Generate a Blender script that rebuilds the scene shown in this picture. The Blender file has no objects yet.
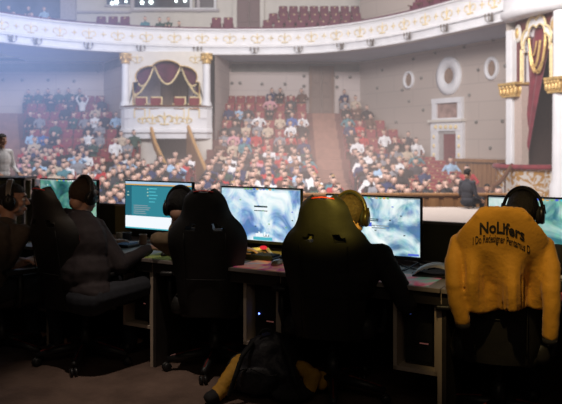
import bpy, bmesh, math, random
from mathutils import Vector, Matrix, Quaternion
from mathutils.bvhtree import BVHTree
from mathutils import noise as mnoise
PI = math.pi
random.seed(7)
C = bpy.context.scene.collection
V = Vector
F, CX, HY, CH = 700.0, 281.0, 143.0, 1.53     # lens in pixels, image centre, horizon row, camera height

def P(px, py, Y):
    return V(((px - CX) / F * Y, Y, CH + (HY - py) / F * Y))
def PZ(px, Y, z):
    return V(((px - CX) / F * Y, Y, z))
def proj(p):
    return CX + p[0] / p[1] * F, HY - (p[2] - CH) / p[1] * F

# ------------------------------------------------------------------ materials
def new_mat(name):
    m = bpy.data.materials.new(name); m.use_nodes = True
    nt = m.node_tree
    return m, nt, nt.nodes['Principled BSDF'] if 'Principled BSDF' in nt.nodes else None
def mat(name, col, rough=.6, metal=0., var=.12, scale=12., bump=0., emit=None, estr=0., sheen=0., spec=.5, bscale=None):
    m, nt, b = new_mat(name)
    b.inputs['Roughness'].default_value = rough
    b.inputs['Metallic'].default_value = metal
    b.inputs['Specular IOR Level'].default_value = spec
    if sheen: b.inputs['Sheen Weight'].default_value = sheen
    tc = nt.nodes.new('ShaderNodeTexCoord'); n = nt.nodes.new('ShaderNodeTexNoise')
    n.inputs['Scale'].default_value = scale; n.inputs['Detail'].default_value = 3
    nt.links.new(tc.outputs['Object'], n.inputs['Vector'])
    r = nt.nodes.new('ShaderNodeValToRGB')
    r.color_ramp.elements[0].position = .3; r.color_ramp.elements[1].position = .7
    r.color_ramp.elements[0].color = tuple(max(0, c * (1 - var)) for c in col[:3]) + (1,)
    r.color_ramp.elements[1].color = tuple(min(1, c * (1 + var)) for c in col[:3]) + (1,)
    nt.links.new(n.outputs['Fac'], r.inputs['Fac'])
    nt.links.new(r.outputs['Color'], b.inputs['Base Color'])
    if bump:
        n2 = nt.nodes.new('ShaderNodeTexNoise'); n2.inputs['Scale'].default_value = bscale or scale * 4
        nt.links.new(tc.outputs['Object'], n2.inputs['Vector'])
        bp = nt.nodes.new('ShaderNodeBump'); bp.inputs['Strength'].default_value = bump
        bp.inputs['Distance'].default_value = .02
        nt.links.new(n2.outputs['Fac'], bp.inputs['Height']); nt.links.new(bp.outputs['Normal'], b.inputs['Normal'])
    if emit:
        b.inputs['Emission Color'].default_value = tuple(emit) + (1,)
        b.inputs['Emission Strength'].default_value = estr
    return m
def brick_mat(name, c1, c2, mort, scale, rough=.8, bw=1.2, bh=.45, msize=.012, use='Object'):
    m, nt, b = new_mat(name); b.inputs['Roughness'].default_value = rough
    tc = nt.nodes.new('ShaderNodeTexCoord'); br = nt.nodes.new('ShaderNodeTexBrick')
    br.inputs['Color1'].default_value = c1 + (1,); br.inputs['Color2'].default_value = c2 + (1,)
    br.inputs['Mortar'].default_value = mort + (1,); br.inputs['Scale'].default_value = scale
    br.inputs['Brick Width'].default_value = bw; br.inputs['Row Height'].default_value = bh
    br.inputs['Mortar Size'].default_value = msize
    nt.links.new(tc.outputs['UV'], br.inputs['Vector'])
    nt.links.new(br.outputs['Color'], b.inputs['Base Color'])
    return m
def wood_mat(name, c1, c2, scale=3., rough=.5, axis=2):
    m, nt, b = new_mat(name); b.inputs['Roughness'].default_value = rough
    tc = nt.nodes.new('ShaderNodeTexCoord'); mp = nt.nodes.new('ShaderNodeMapping')
    s = [scale * 6] * 3; s[axis] = scale * .6
    mp.inputs['Scale'].default_value = s
    n = nt.nodes.new('ShaderNodeTexNoise'); n.inputs['Scale'].default_value = 1.; n.inputs['Detail'].default_value = 5
    r = nt.nodes.new('ShaderNodeValToRGB')
    r.color_ramp.elements[0].position = .3; r.color_ramp.elements[1].position = .7
    r.color_ramp.elements[0].color = c1 + (1,); r.color_ramp.elements[1].color = c2 + (1,)
    nt.links.new(tc.outputs['Object'], mp.inputs['Vector']); nt.links.new(mp.outputs['Vector'], n.inputs['Vector'])
    nt.links.new(n.outputs['Fac'], r.inputs['Fac']); nt.links.new(r.outputs['Color'], b.inputs['Base Color'])
    return m
def emat(name, col, s):
    m, nt, b = new_mat(name)
    b.inputs['Base Color'].default_value = (0, 0, 0, 1); b.inputs['Roughness'].default_value = .3
    b.inputs['Emission Color'].default_value = col + (1,); b.inputs['Emission Strength'].default_value = s
    return m

M = {}
M['white'] = mat('white_plaster', (.74, .74, .76), .6, var=.05, scale=2)
M['cream'] = mat('cream_plaster', (.62, .54, .48), .7, var=.05, scale=1)
M['ivory'] = mat('ivory_paint', (.66, .62, .56), .6, var=.05, scale=2)
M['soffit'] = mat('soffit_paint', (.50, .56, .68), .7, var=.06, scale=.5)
M['gold'] = mat('gilt', (.60, .40, .15), .4, metal=.35, var=.25, scale=9, bump=.5, bscale=20)
M['palegold'] = mat('pale_gilt', (.72, .58, .32), .5, metal=.2, var=.2, scale=9)
M['maroon'] = mat('maroon_velvet', (.10, .02, .045), .9, var=.3, scale=3, sheen=.3)
M['red'] = mat('red_plush', (.19, .022, .03), .8, var=.25, scale=5, sheen=.2)
M['redseat'] = mat('red_seat_plush', (.25, .028, .04), .75, var=.2, scale=8, sheen=.2)
M['maroonwall'] = mat('maroon_wall', (.13, .035, .035), .7, var=.1, scale=3)
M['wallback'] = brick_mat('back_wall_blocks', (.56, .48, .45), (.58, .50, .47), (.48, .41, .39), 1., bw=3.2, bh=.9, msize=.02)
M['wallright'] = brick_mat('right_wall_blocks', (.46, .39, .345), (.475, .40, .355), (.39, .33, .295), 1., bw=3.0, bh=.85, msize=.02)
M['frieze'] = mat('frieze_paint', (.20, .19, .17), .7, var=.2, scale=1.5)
M['wood'] = wood_mat('oak_panel', (.24, .11, .04), (.36, .18, .07))
M['woodlight'] = wood_mat('light_oak', (.42, .22, .07), (.55, .32, .12))
M['wooddark'] = wood_mat('dark_wood', (.10, .045, .025), (.17, .08, .04))
M['brown'] = mat('brown_tread_carpet', (.30, .15, .11), .9, var=.15, scale=3)
M['hallfloor'] = mat('hall_floor_carpet', (.16, .06, .05), .9, var=.2, scale=3)
M['black'] = mat('black_plastic', (.012, .012, .013), .45, var=.2, scale=20)
M['blackmatte'] = mat('black_matte', (.010, .010, .010), .8, var=.3, scale=20)
M['pu'] = mat('black_leatherette', (.016, .0155, .0145), .55, var=.2, scale=14, bump=.04, bscale=60)
M['stripe'] = mat('dim_red_stripe', (.16, .016, .014), .5, var=.1)
M['redtrim'] = mat('red_trim', (.60, .05, .04), .5, var=.1)
M['metal'] = mat('brushed_metal', (.45, .45, .45), .35, metal=.9, var=.1)
M['silver'] = mat('silver_plastic', (.62, .60, .58), .35, var=.05)
M['bezel'] = mat('monitor_bezel', (.014, .014, .015), .4, var=.1)
M['desktop'] = mat('grey_desk_laminate', (.30, .26, .235), .45, var=.12, scale=6)
M['deskedge'] = mat('dark_desk_apron', (.03, .025, .022), .6, var=.2)
M['ply'] = mat('pale_board', (.50, .41, .32), .6, var=.1, scale=5)
M['panel'] = mat('dark_olive_panel', (.085, .078, .035), .7, var=.15, scale=4)
M['skin'] = mat('skin', (.52, .29, .20), .5, var=.08, scale=9)
M['skin2'] = mat('skin_tan', (.46, .25, .17), .5, var=.08, scale=9)
M['lips'] = mat('lip_skin', (.38, .13, .11), .5, var=.05)
M['eye'] = mat('eye_white', (.7, .7, .7), .2, var=.02)
M['hairblack'] = mat('black_hair', (.012, .009, .008), .6, var=.3, scale=60, bump=.6, bscale=160)
M['hairbrown'] = mat('brown_hair', (.055, .032, .018), .6, var=.3, scale=60, bump=.6, bscale=160)
M['jacket'] = mat('mustard_jersey', (.62, .30, .022), .75, var=.08, scale=5, bump=.12, bscale=60, sheen=.15)
M['ink'] = mat('black_print', (.015, .012, .01), .7, var=.1)
M['shirtgrey'] = mat('grey_brown_cotton', (.075, .058, .047), .85, var=.15, scale=20)
M['hoodie'] = mat('dark_plum_jersey', (.026, .018, .020), .85, var=.2, scale=20)
M['olive'] = mat('olive_beige_cotton', (.20, .14, .08), .85, var=.15, scale=20)
M['blackcloth'] = mat('black_cloth', (.013, .012, .013), .85, var=.25, scale=20)
M['denim'] = mat('dark_denim', (.018, .020, .028), .85, var=.2, scale=30)
M['yellowcloth'] = mat('amber_cloth', (.52, .27, .03), .8, var=.15, scale=9, bump=.3, bscale=30)
M['navybag'] = mat('black_nylon', (.016, .015, .020), .55, var=.3, scale=12, bump=.4, bscale=25)
M['paper'] = mat('white_paper', (.75, .72, .68), .6, var=.03)

# carpet of the stage by the desks, pale boards beyond
def stage_mat():
    m, nt, b = new_mat('stage_floor'); b.inputs['Roughness'].default_value = .75
    tc = nt.nodes.new('ShaderNodeTexCoord'); n = nt.nodes.new('ShaderNodeTexNoise')
    n.inputs['Scale'].default_value = 2.2; n.inputs['Detail'].default_value = 6; n.inputs['Roughness'].default_value = .65
    r = nt.nodes.new('ShaderNodeValToRGB')
    r.color_ramp.elements[0].position = .35; r.color_ramp.elements[1].position = .68
    r.color_ramp.elements[0].color = (.075, .045, .034, 1); r.color_ramp.elements[1].color = (.17, .11, .085, 1)
    n2 = nt.nodes.new('ShaderNodeTexNoise'); n2.inputs['Scale'].default_value = 60
    bp = nt.nodes.new('ShaderNodeBump'); bp.inputs['Strength'].default_value = .5; bp.inputs['Distance'].default_value = .01
    sx = nt.nodes.new('ShaderNodeSeparateXYZ'); mr = nt.nodes.new('ShaderNodeMapRange')
    mr.inputs[1].default_value = 8; mr.inputs[2].default_value = 11
    mx = nt.nodes.new('ShaderNodeMixRGB'); mx.inputs[2].default_value = (.55, .47, .42, 1)
    L = nt.links.new
    L(tc.outputs['Object'], n.inputs['Vector']); L(tc.outputs['Object'], n2.inputs['Vector']); L(tc.outputs['Object'], sx.inputs[0])
    L(sx.outputs[1], mr.inputs[0]); L(mr.outputs[0], mx.inputs[0]); L(n.outputs['Fac'], r.inputs['Fac'])
    L(r.outputs['Color'], mx.inputs[1]); L(mx.outputs[0], b.inputs['Base Color'])
    L(n2.outputs['Fac'], bp.inputs['Height']); L(bp.outputs['Normal'], b.inputs['Normal'])
    return m
M['stage'] = stage_mat()

# ------------------------------------------------------------------ mesh helpers
def obj(name, bm, m=None, parent=None, smooth=False, loc=None, rot=None):
    if isinstance(bm, bpy.types.Mesh): me = bm
    else:
        me = bpy.data.meshes.new(name); bm.normal_update(); bm.to_mesh(me); bm.free()
    o = bpy.data.objects.new(name, me); C.objects.link(o)
    if m:
        me.materials.clear() if isinstance(bm, bpy.types.Mesh) else None
        for x in (m if isinstance(m, (list, tuple)) else [m]): me.materials.append(x)
    if smooth:
        for p in me.polygons: p.use_smooth = True
    if parent: o.parent = parent
    if loc is not None: o.location = loc
    if rot is not None: o.rotation_euler = rot
    return o
def tag(o, label=None, cat=None, group=None, kind=None):
    if label: o['label'] = label
    if cat: o['category'] = cat
    if group: o['group'] = group
    if kind: o['kind'] = kind
    return o
def empty(name, loc=(0, 0, 0), rz=0., label=None, cat=None, group=None, kind=None):
    o = bpy.data.objects.new(name, None); C.objects.link(o); o.location = loc; o.rotation_euler = (0, 0, rz)
    o.empty_display_size = .1
    return tag(o, label, cat, group, kind)
def NB(): return bmesh.new()
def setmi(bm, n0, mi):
    if not mi: return
    bm.faces.ensure_lookup_table()
    for i in range(n0, len(bm.faces)): bm.faces[i].material_index = mi
def box(bm, c, s, R=None, bev=0., mi=0):
    n0 = len(bm.faces)
    r = bmesh.ops.create_cube(bm, size=1)
    vs = r['verts']
    for v in vs: v.co = V((v.co.x * s[0], v.co.y * s[1], v.co.z * s[2]))
    if bev:
        es = list({e for v in vs for e in v.link_edges})
        rb = bmesh.ops.bevel(bm, geom=es, offset=min(bev, min(s) * .45), segments=2, affect='EDGES', profile=.6)
        vs = list({v for f in rb['faces'] for v in f.verts} | {v for v in vs if v.is_valid})
        # gather all connected verts
        seen = set(vs); st = list(vs)
        while st:
            q = st.pop()
            for e in q.link_edges:
                w = e.other_vert(q)
                if w not in seen: seen.add(w); st.append(w)
        vs = list(seen)
    Mx = Matrix.Translation(V(c)) @ (R.to_4x4() if R else Matrix())
    for v in vs: v.co = Mx @ v.co
    setmi(bm, n0, mi)
    return vs
def RZ(a): return Matrix.Rotation(a, 3, 'Z')
def ellip(bm, c, r, R=None, seg=14, rings=9, mi=0):
    n0 = len(bm.faces)
    q = bmesh.ops.create_uvsphere(bm, u_segments=seg, v_segments=rings, radius=1)
    for v in q['verts']:
        p = V((v.co.x * r[0], v.co.y * r[1], v.co.z * r[2]))
        if R: p = R @ p
        v.co = p + V(c)
    setmi(bm, n0, mi)
    return q['verts']
def capsule(bm, p0, r0, p1, r1, seg=10, mi=0):
    p0, p1 = V(p0), V(p1); d = p1 - p0; L = d.length
    if L < 1e-6: return ellip(bm, p0, (r0,) * 3)
    z = d / L; x = z.orthogonal().normalized(); y = z.cross(x)
    rings = []
    for k in (-80, -50, -20): a = math.radians(k); rings.append((p0 + z * r0 * math.sin(a), r0 * math.cos(a)))
    for k in (20, 50, 80): a = math.radians(k); rings.append((p1 + z * r1 * math.sin(a), r1 * math.cos(a)))
    tube_rings(bm, rings, x, y, seg, mi)
def tube_rings(bm, rings, x, y, seg, mi=0, cap=True):
    rows = []
    for c, r in rings:
        rows.append([bm.verts.new(c + (x * math.cos(2 * PI * i / seg) + y * math.sin(2 * PI * i / seg)) * r) for i in range(seg)])
    for a, b in zip(rows, rows[1:]):
        for i in range(seg):
            f = bm.faces.new((a[i], a[(i + 1) % seg], b[(i + 1) % seg], b[i])); f.material_index = mi
    if cap:
        f = bm.faces.new(rows[0][::-1]); f.material_index = mi; f = bm.faces.new(rows[-1]); f.material_index = mi
def tube(bm, pts, r, seg=8, closed=False, mi=0):
    pts = [V(p) for p in pts]; n = len(pts)
    rr = r if isinstance(r, (list, tuple)) else [r] * n
    rows = []; up = None
    for i in range(n):
        if closed: t = pts[(i + 1) % n] - pts[i - 1]
        else: t = pts[min(i + 1, n - 1)] - pts[max(i - 1, 0)]
        t.normalize()
        if up is None: up = t.orthogonal().normalized()
        x = (up - t * up.dot(t)).normalized(); up = x; y = t.cross(x)
        rows.append([bm.verts.new(pts[i] + (x * math.cos(2 * PI * k / seg) + y * math.sin(2 * PI * k / seg)) * rr[i]) for k in range(seg)])
    pr = list(zip(rows, rows[1:])) + ([(rows[-1], rows[0])] if closed else [])
    for a, b in pr:
        for i in range(seg):
            f = bm.faces.new((a[i], a[(i + 1) % seg], b[(i + 1) % seg], b[i])); f.material_index = mi
    if not closed:
        f = bm.faces.new(rows[0][::-1]); f.material_index = mi; f = bm.faces.new(rows[-1]); f.material_index = mi
def lathe(bm, prof, c=(0, 0, 0), seg=20, R=None, a0=0, a1=2 * PI, mi=0):
    full = abs(a1 - a0 - 2 * PI) < 1e-6; n = seg if full else seg + 1
    rows = []
    for r, z in prof:
        row = []
        for i in range(n):
            a = a0 + (a1 - a0) * i / seg; p = V((r * math.cos(a), r * math.sin(a), z))
            if R: p = R @ p
            row.append(bm.verts.new(p + V(c)))
        rows.append(row)
    for a, b in zip(rows, rows[1:]):
        for i in range(seg):
            j = (i + 1) % n
            try: f = bm.faces.new((a[i], a[j], b[j], b[i])); f.material_index = mi
            except ValueError: pass
    return rows
def prism(bm, pts2, y0, y1, mi=0):
    """polygon in x,z extruded along y"""
    a = [bm.verts.new((x, y0, z)) for x, z in pts2]; b = [bm.verts.new((x, y1, z)) for x, z in pts2]; n = len(a)
    fs = [bm.faces.new(a), bm.faces.new(b[::-1])]
    for i in range(n): fs.append(bm.faces.new((a[i], b[i], b[(i + 1) % n], a[(i + 1) % n])))
    for f in fs: f.material_index = mi
def quad(bm, pts, mi=0, uv=None):
    f = bm.faces.new([bm.verts.new(p) for p in pts]); f.material_index = mi
    if uv:
        l = bm.loops.layers.uv.verify()
        for lp, u in zip(f.loops, uv): lp[l].uv = u
    return f
def xf(bm, Mx):
    bmesh.ops.transform(bm, matrix=Mx, verts=bm.verts)
def fixn(bm): bmesh.ops.recalc_face_normals(bm, faces=bm.faces)
def remesh(bm, vox, sm=3, dec=None, fac=.5):
    fixn(bm)
    me = bpy.data.meshes.new('tmp'); bm.to_mesh(me); bm.free()
    o = bpy.data.objects.new('tmp', me); C.objects.link(o)
    r = o.modifiers.new('r', 'REMESH'); r.mode = 'VOXEL'; r.voxel_size = vox
    if sm: s = o.modifiers.new('s', 'SMOOTH'); s.iterations = sm; s.factor = fac
    if dec: d = o.modifiers.new('d', 'DECIMATE'); d.ratio = dec
    dg = bpy.context.evaluated_depsgraph_get(); dg.update()
    out = bpy.data.meshes.new_from_object(o.evaluated_get(dg), depsgraph=dg)
    bpy.data.objects.remove(o); bpy.data.meshes.remove(me)
    for p in out.polygons: p.use_smooth = True
    return out
def disp(me, fn, floor=None):
    N_ = [v.normal.copy() for v in me.vertices]; co_ = []
    for v, n in zip(me.vertices, N_):
        c = v.co.copy(); c = c + n * fn(c)
        if floor is not None: c.z = max(floor, c.z)
        co_ += [c.x, c.y, c.z]
    me.vertices.foreach_set('co', co_); me.update()
def bake(o):
    """apply an object's modifiers into its mesh"""
    dg = bpy.context.evaluated_depsgraph_get(); dg.update()
    out = bpy.data.meshes.new_from_object(o.evaluated_get(dg), depsgraph=dg)
    o.modifiers.clear(); o.data = out
    return out
def copy_tree(o, parent=None):
    c = o.copy(); C.objects.link(c)
    if parent: c.parent = parent
    for ch in list(o.children): copy_tree(ch, c)
    return c
def struct(name, bm, m, parent=None, smooth=False):
    o = obj(name, bm, m, parent, smooth)
    if not parent: o['kind'] = 'structure'
    return o

# ================================================================== THE HALL
def headz(Y):
    pts = [(17, -.30), (20, -.25), (26, .15), (30, .62), (33, 1.10), (39, 4.35), (41, 5.4)]
    for (a, za), (b, zb) in zip(pts, pts[1:]):
        if Y <= b: return za + (zb - za) * (Y - a) / (b - a)
    return pts[-1][1]
def rowfloor(Y): return headz(Y) - 1.2
ROWS = [39 - .9 * k for k in range(23)]          # 39 ... 19.2
WR = lambda Y: 4.46 + (39.5 - Y) * .576           # right wall line
BOXL, BOXR, BOXY = -7.75, -3.7, 35.0

# floors
bm = NB(); box(bm, (-1, 7.35, -.1), (34, 18.7, .2)); struct('floor', bm, M['stage'])
bm = NB(); quad(bm, [(-18, 16.7, -.2), (14, 16.7, -.2), (14, 16.7, -1.5), (-18, 16.7, -1.5)])
struct('trim_1', bm, M['wood'])
bm = NB()
# stepped floor of the stalls
Yp = 16.7; zp = rowfloor(19)
prof = [(16.7, zp)]
for Y in reversed(ROWS):
    prof.append((Y - .55, prof[-1][1])); prof.append((Y - .55, rowfloor(Y)))
prof.append((39.6, prof[-1][1]))
cut = [(y, z) for y, z in prof if y <= 33.2]; steep = [(y, z) for y, z in prof if y > 33.2]
steep = [(steep[0][0], cut[-1][1])] + steep if steep[0][1] != cut[-1][1] else steep
def strip(pr, x0, x1):
    for (ya, za), (yb, zb) in zip(pr, pr[1:]):
        quad(bm, [(x0, ya, za), (x1, ya, za), (x1, yb, zb), (x0, yb, zb)])
def hoz(Y): return rowfloor(Y)
strip(cut, -20, 14)
s0 = [cut[-1]] + steep
strip(s0, -20, BOXL); strip(s0, BOXR, 14)
zl = cut[-1][1]
quad(bm, [(BOXL, 33, zl), (BOXR, 33, zl), (BOXR, 39.6, zl), (BOXL, 39.6, zl)])
struct('floor', bm, M['hallfloor']).name = 'floor_stalls'
# aisle carpet with steps between centre and right blocks
bm = NB()
for (ya, za), (yb, zb) in zip(prof, prof[1:]):
    if ya > 26: quad(bm, [(1.72, ya - .01, za + .015), (2.95, ya - .01, za + .015), (2.95, yb - .01, zb + .015), (1.72, yb - .01, zb + .015)])
struct('trim_2', bm, M['brown'])
bm = NB()
for (ya, za), (yb, zb) in zip(prof, prof[1:]):
    if ya > 31:
        xa = -14.7 + (39 - ya) * .42; xb = -14.7 + (39 - yb) * .42
        quad(bm, [(xa - 3, ya - .01, za + .015), (xa, ya - .01, za + .015), (xb, yb - .01, zb + .015), (xb - 3, yb - .01, zb + .015)])
struct('trim_3', bm, M['brown'])

def uvwall(bm, a, b, z0, z1, mi=0):
    L = (V(b) - V(a)).length
    quad(bm, [(a[0], a[1], z0), (b[0], b[1], z0), (b[0], b[1], z1), (a[0], a[1], z1)], mi, [(0, z0), (L, z0), (L, z1), (0, z1)])
# back wall of the stalls
bm = NB(); uvwall(bm, (-15.9, 39.5), (-10.0, 39.5), -1.5, 6.15); uvwall(bm, (-10.0, 39.5), (-8.1, 36.2), -1.5, 6.15)
uvwall(bm, (-3.4, 36.0), (-2.9, 39.5), -1.5, 6.15); uvwall(bm, (-2.9, 39.5), (4.46, 39.5), -1.5, 6.15)
w = struct('wall_back', bm, M['wallback'])
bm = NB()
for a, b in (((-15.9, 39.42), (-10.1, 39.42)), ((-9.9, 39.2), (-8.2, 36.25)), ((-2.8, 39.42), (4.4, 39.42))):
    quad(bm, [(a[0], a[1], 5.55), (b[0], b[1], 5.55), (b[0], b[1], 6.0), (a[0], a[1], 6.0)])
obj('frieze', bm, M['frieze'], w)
# little round wall lights, modelled dark and unlit
bm = NB()
for px, py in [(3, 80), (22, 80), (48, 70), (48, 80), (74, 81), (98, 71), (232, 83), (262, 84), (240, 83), (285, 84), (304, 86), (304, 76), (337, 77), (337, 87), (350, 77)]:
    if 100 < px < 215: continue
    p = P(px, py, 39.4); ellip(bm, p, (.09, .05, .09), seg=8, rings=5)
obj('wall_light', bm, M['frieze'], w)['label'] = 'small dark round wall lights'
# left wall
bm = NB(); uvwall(bm, (-15.9, 39.5), (-19, 16), -1.5, 14); struct('wall_left', bm, M['wallback'])
# right wall
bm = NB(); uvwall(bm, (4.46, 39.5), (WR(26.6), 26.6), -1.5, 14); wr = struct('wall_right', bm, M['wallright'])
wdir = V((.576, -1, 0)).normalized(); wnrm = V((-1, -.576, 0)).normalized()
def WP(px, py, off=0.):
    r = (px - CX) / F; Y = (4.46 + 39.5 * .576) / (r + .576); p = P(px, py, Y)
    return p + wnrm * off
def wframe(px, py):                                # matrix: local x along the wall, y out of it, z up
    p = WP(px, py)
    return Matrix.Translation(p) @ Matrix((( -wdir.x, wnrm.x * -1, 0, 0), (-wdir.y, wnrm.y * -1, 0, 0), (0, 0, 1, 0), (0, 0, 0, 1)))
bm = NB()
for px, py in [(383, 70), (378, 88), (414, 59), (422, 78), (436, 53), (465, 47), (479, 70), (494, 40), (506, 66), (410, 101), (397, 122), (477, 122), (503, 121), (491, 148), (403, 90), (470, 95), (424, 110)]:
    ellip(bm, WP(px, py, .05), (.08, .05, .08), seg=8, rings=5)
obj('wall_light', bm, M['frieze'], wr)['label'] = 'small dark round wall lights'  # the same dark unlit wall lights on the right wall
def oval_window(name, px, py, w, h, ring):
    bm = NB(); n = 36
    rows = []
    for k, (s, d) in enumerate([(1, 0), (1, .12), (1 - ring * .4, .16), (1 - ring, .10), (1 - ring, .0)]):
        rows.append([bm.verts.new((math.cos(2 * PI * i / n) * w / 2 * s, -d, math.sin(2 * PI * i / n) * h / 2 * (s if k < 3 else 1 - ring * w / h * 1.1))) for i in range(n)])
    for a, b in zip(rows, rows[1:]):
        for i in range(n): bm.faces.new((a[i], a[(i + 1) % n], b[(i + 1) % n], b[i]))
    xf(bm, wframe(px, py)); o = struct(name, bm, M['white'], smooth=True)
    bm = NB(); f = bm.faces.new([bm.verts.new((math.cos(2 * PI * i / n) * w / 2 * (1 - ring), -.02, math.sin(2 * PI * i / n) * h / 2 * (1 - ring * w / h * 1.1))) for i in range(n)])
    xf(bm, wframe(px, py)); obj('grille', bm, M['brownwin'], o)
M['brownwin'] = mat('oval_grille', (.27, .18, .13), .6, var=.2, scale=5)
oval_window('window_1', 449.5, 76, 1.62, 1.8, .58)
oval_window('window_2', 409.5, 80, .75, .9, .28)
oval_window('window_3', 492.5, 68.5, .78, 1.02, .38)
# side door and panelled frame
def wbox(bm, x0, y0, x1, y1, d0, d1, mi=0):        # pixel corners on the right wall, depth d0..d1 out of it
    a = WP(x0, y1); b = WP(x1, y1)
    c = (a + b) / 2; zt = WP((x0 + x1) / 2, y0).z; zb = WP((x0 + x1) / 2, y1).z
    L = (b - a).length
    box(bm, V((c.x, c.y, (zt + zb) / 2)) + wnrm * (d0 + d1) / 2, (L, abs(d1 - d0), zt - zb), RZ(math.atan2(wdir.y, wdir.x)), mi=mi)
bm = NB()
wbox(bm, 434, 99, 438.5, 120, 0, .15); wbox(bm, 459.5, 99, 464, 120, 0, .15); wbox(bm, 434, 98, 464, 103, 0, .18)
wbox(bm, 434, 118, 464, 121, 0, .16)
wbox(bm, 433, 122, 440, 173, 0, .15); wbox(bm, 458, 122, 465, 173, 0, .15); wbox(bm, 433, 122, 465, 131, 0, .17)
o = struct('door_1', bm, M['white'])
bm = NB(); wbox(bm, 432, 119.5, 466, 122, 0, .3); obj('cornice', bm, M['ivory'], o)
bm = NB(); wbox(bm, 438.5, 103, 459.5, 118, .0, .06); obj('panel', bm, mat('rose_panel', (.33, .22, .19), .7, var=.3, scale=3), o)
bm = NB(); wbox(bm, 444.5, 134, 458, 173, 0, .05)
wbox(bm, 446.5, 138, 450.5, 152, .05, .08); wbox(bm, 452, 138, 456, 152, .05, .08); wbox(bm, 446.5, 155, 450.5, 170, .05, .08); wbox(bm, 452, 155, 456, 170, .05, .08)
obj('door_leaf', bm, mat('maroon_door', (.20, .055, .06), .5, var=.1), o)
bm = NB(); wbox(bm, 440, 131, 444.5, 173, 0, .08); wbox(bm, 440, 131, 458, 134, 0, .08); obj('door_jamb', bm, mat('grey_jamb', (.40, .37, .36), .6), o)
bm = NB()
for i in range(5): ellip(bm, WP(439 + i * 5, 127, .2), (.1, .05, .1), seg=8, rings=5)
for i in range(4):
    ellip(bm, WP(436.5, 137 + i * 9, .17), (.07, .04, .1), seg=8, rings=5); ellip(bm, WP(461.5, 137 + i * 9, .17), (.07, .04, .1), seg=8, rings=5)
obj('rosette', bm, M['palegold'], o)['label'] = 'pale gilt rosettes on the door frame'
# back door at the top of the aisle
bm = NB(); yb = 39.4
def ybox(bm, x0, y0, x1, y1, Y, d, mi=0):
    a = P(x0, y1, Y); b = P(x1, y0, Y)
    box(bm, ((a.x + b.x) / 2, Y, (a.z + b.z) / 2), (b.x - a.x, d, b.z - a.z), mi=mi)
ybox(bm, 309, 67, 312, 113, yb, .2); ybox(bm, 331, 67, 334, 113, yb, .2); ybox(bm, 309, 66, 334, 70, yb, .22)
o = struct('door_2', bm, M['wooddark'])
bm = NB()
M['doorwood'] = wood_mat('brown_door', (.11, .06, .04), (.17, .095, .065))
ybox(bm, 312, 70, 321.2, 113, yb, .1); ybox(bm, 321.8, 70, 331, 113, yb, .1)
for x in (313.5, 323.5):
    for y in (73, 87, 101): ybox(bm, x, y, x + 6, y + 10, yb - .08, .06)
obj('door_leaf', bm, M['doorwood'], o)
# wainscot at the foot of the right wall
bm = NB()
wbox(bm, 462, 161, 505, 197, .05, .35)
for i in range(9): wbox(bm, 463 + i * 4.6, 164, 465.3 + i * 4.6, 195, .35, .42)
wbox(bm, 461.5, 159, 505, 162, .0, .5)
struct('trim_4', bm, M['wood'])
# sloped lining wall behind the right seats
# ------------------------------------------------------------------ royal box
bm = NB()
zt = 3.28; hw = (BOXR - BOXL) / 2; cxb = (BOXL + BOXR) / 2
def arcpts(n=20, bulge=.55, ext=.25, yy=BOXY):
    out = []
    for i in range(n + 1):
        u = -1 + 2 * i / n; out.append((cxb + u * (hw + ext), yy - bulge * (1 - u * u) ** .5 * 1.0))
    return out
pp = arcpts()
prof = [(.10, 3.36), (.10, 3.26), (0, 3.22), (0, 2.25), (.10, 2.18), (.10, 2.05), (-.05, 1.98), (-.05, 1.75)]
rows = []
for d, z in prof:
    rows.append([bm.verts.new((x + (x - cxb) * d * .15, y - d, z)) for x, y in pp])
for a, b in zip(rows, rows[1:]):
    for i in range(len(a) - 1): bm.faces.new((a[i], a[i + 1], b[i + 1], b[i]))
rb = struct('royal_box', bm, M['white'])
rb['label'] = 'curved white royal box at the back of the stalls'
bm = NB(); rows = []
for d, z in [(.14, 3.30), (.16, 3.38), (-.1, 3.40)]: rows.append([bm.verts.new((x, y - d, z)) for x, y in pp])
for a, b in zip(rows, rows[1:]):
    for i in range(len(a) - 1): bm.faces.new((a[i], a[i + 1], b[i + 1], b[i]))
obj('parapet_rail', bm, M['wooddark'], rb)
def scroll(bm, c, s, fr=None, r=.035, seg=5):
    """lyre of gilt scrolls in the x,z plane"""
    for sx in (-1, 1):
        pts = []
        for i in range(15):
            a = i / 14 * 1.6 * PI; rr = s * (.42 - .018 * i)
            pts.append(V((sx * (s * .42 - rr * math.cos(a) * .9), 0, rr * math.sin(a) * .9 - s * .05)))
        tube(bm, [V(c) + (fr @ p if fr else p) for p in pts], r, seg)
    pts = [V((0, 0, -s * .5)), V((0, 0, 0)), V((0, 0, s * .55))]
    tube(bm, [V(c) + (fr @ p if fr else p) for p in pts], [r * .6, r * 1.8, r * .7], seg)
    for dx, dz in ((-.25, -.42), (.25, -.42), (0, -.45)):
        p = V((dx * s, 0, dz * s)); ellip(bm, V(c) + (fr @ p if fr else p), (s * .14, .04, s * .07), seg=6, rings=4)
bm = NB()
for k, (dx, s) in enumerate([(0, .62), (-.6, .45), (.6, .45), (-1.1, .34), (1.1, .34)]):
    scroll(bm, (cxb + dx, BOXY - .60 + abs(dx) * .09, 2.72 - abs(dx) * .06), s, r=.03)
obj('gilt_scroll', bm, M['palegold'], rb)
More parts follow.
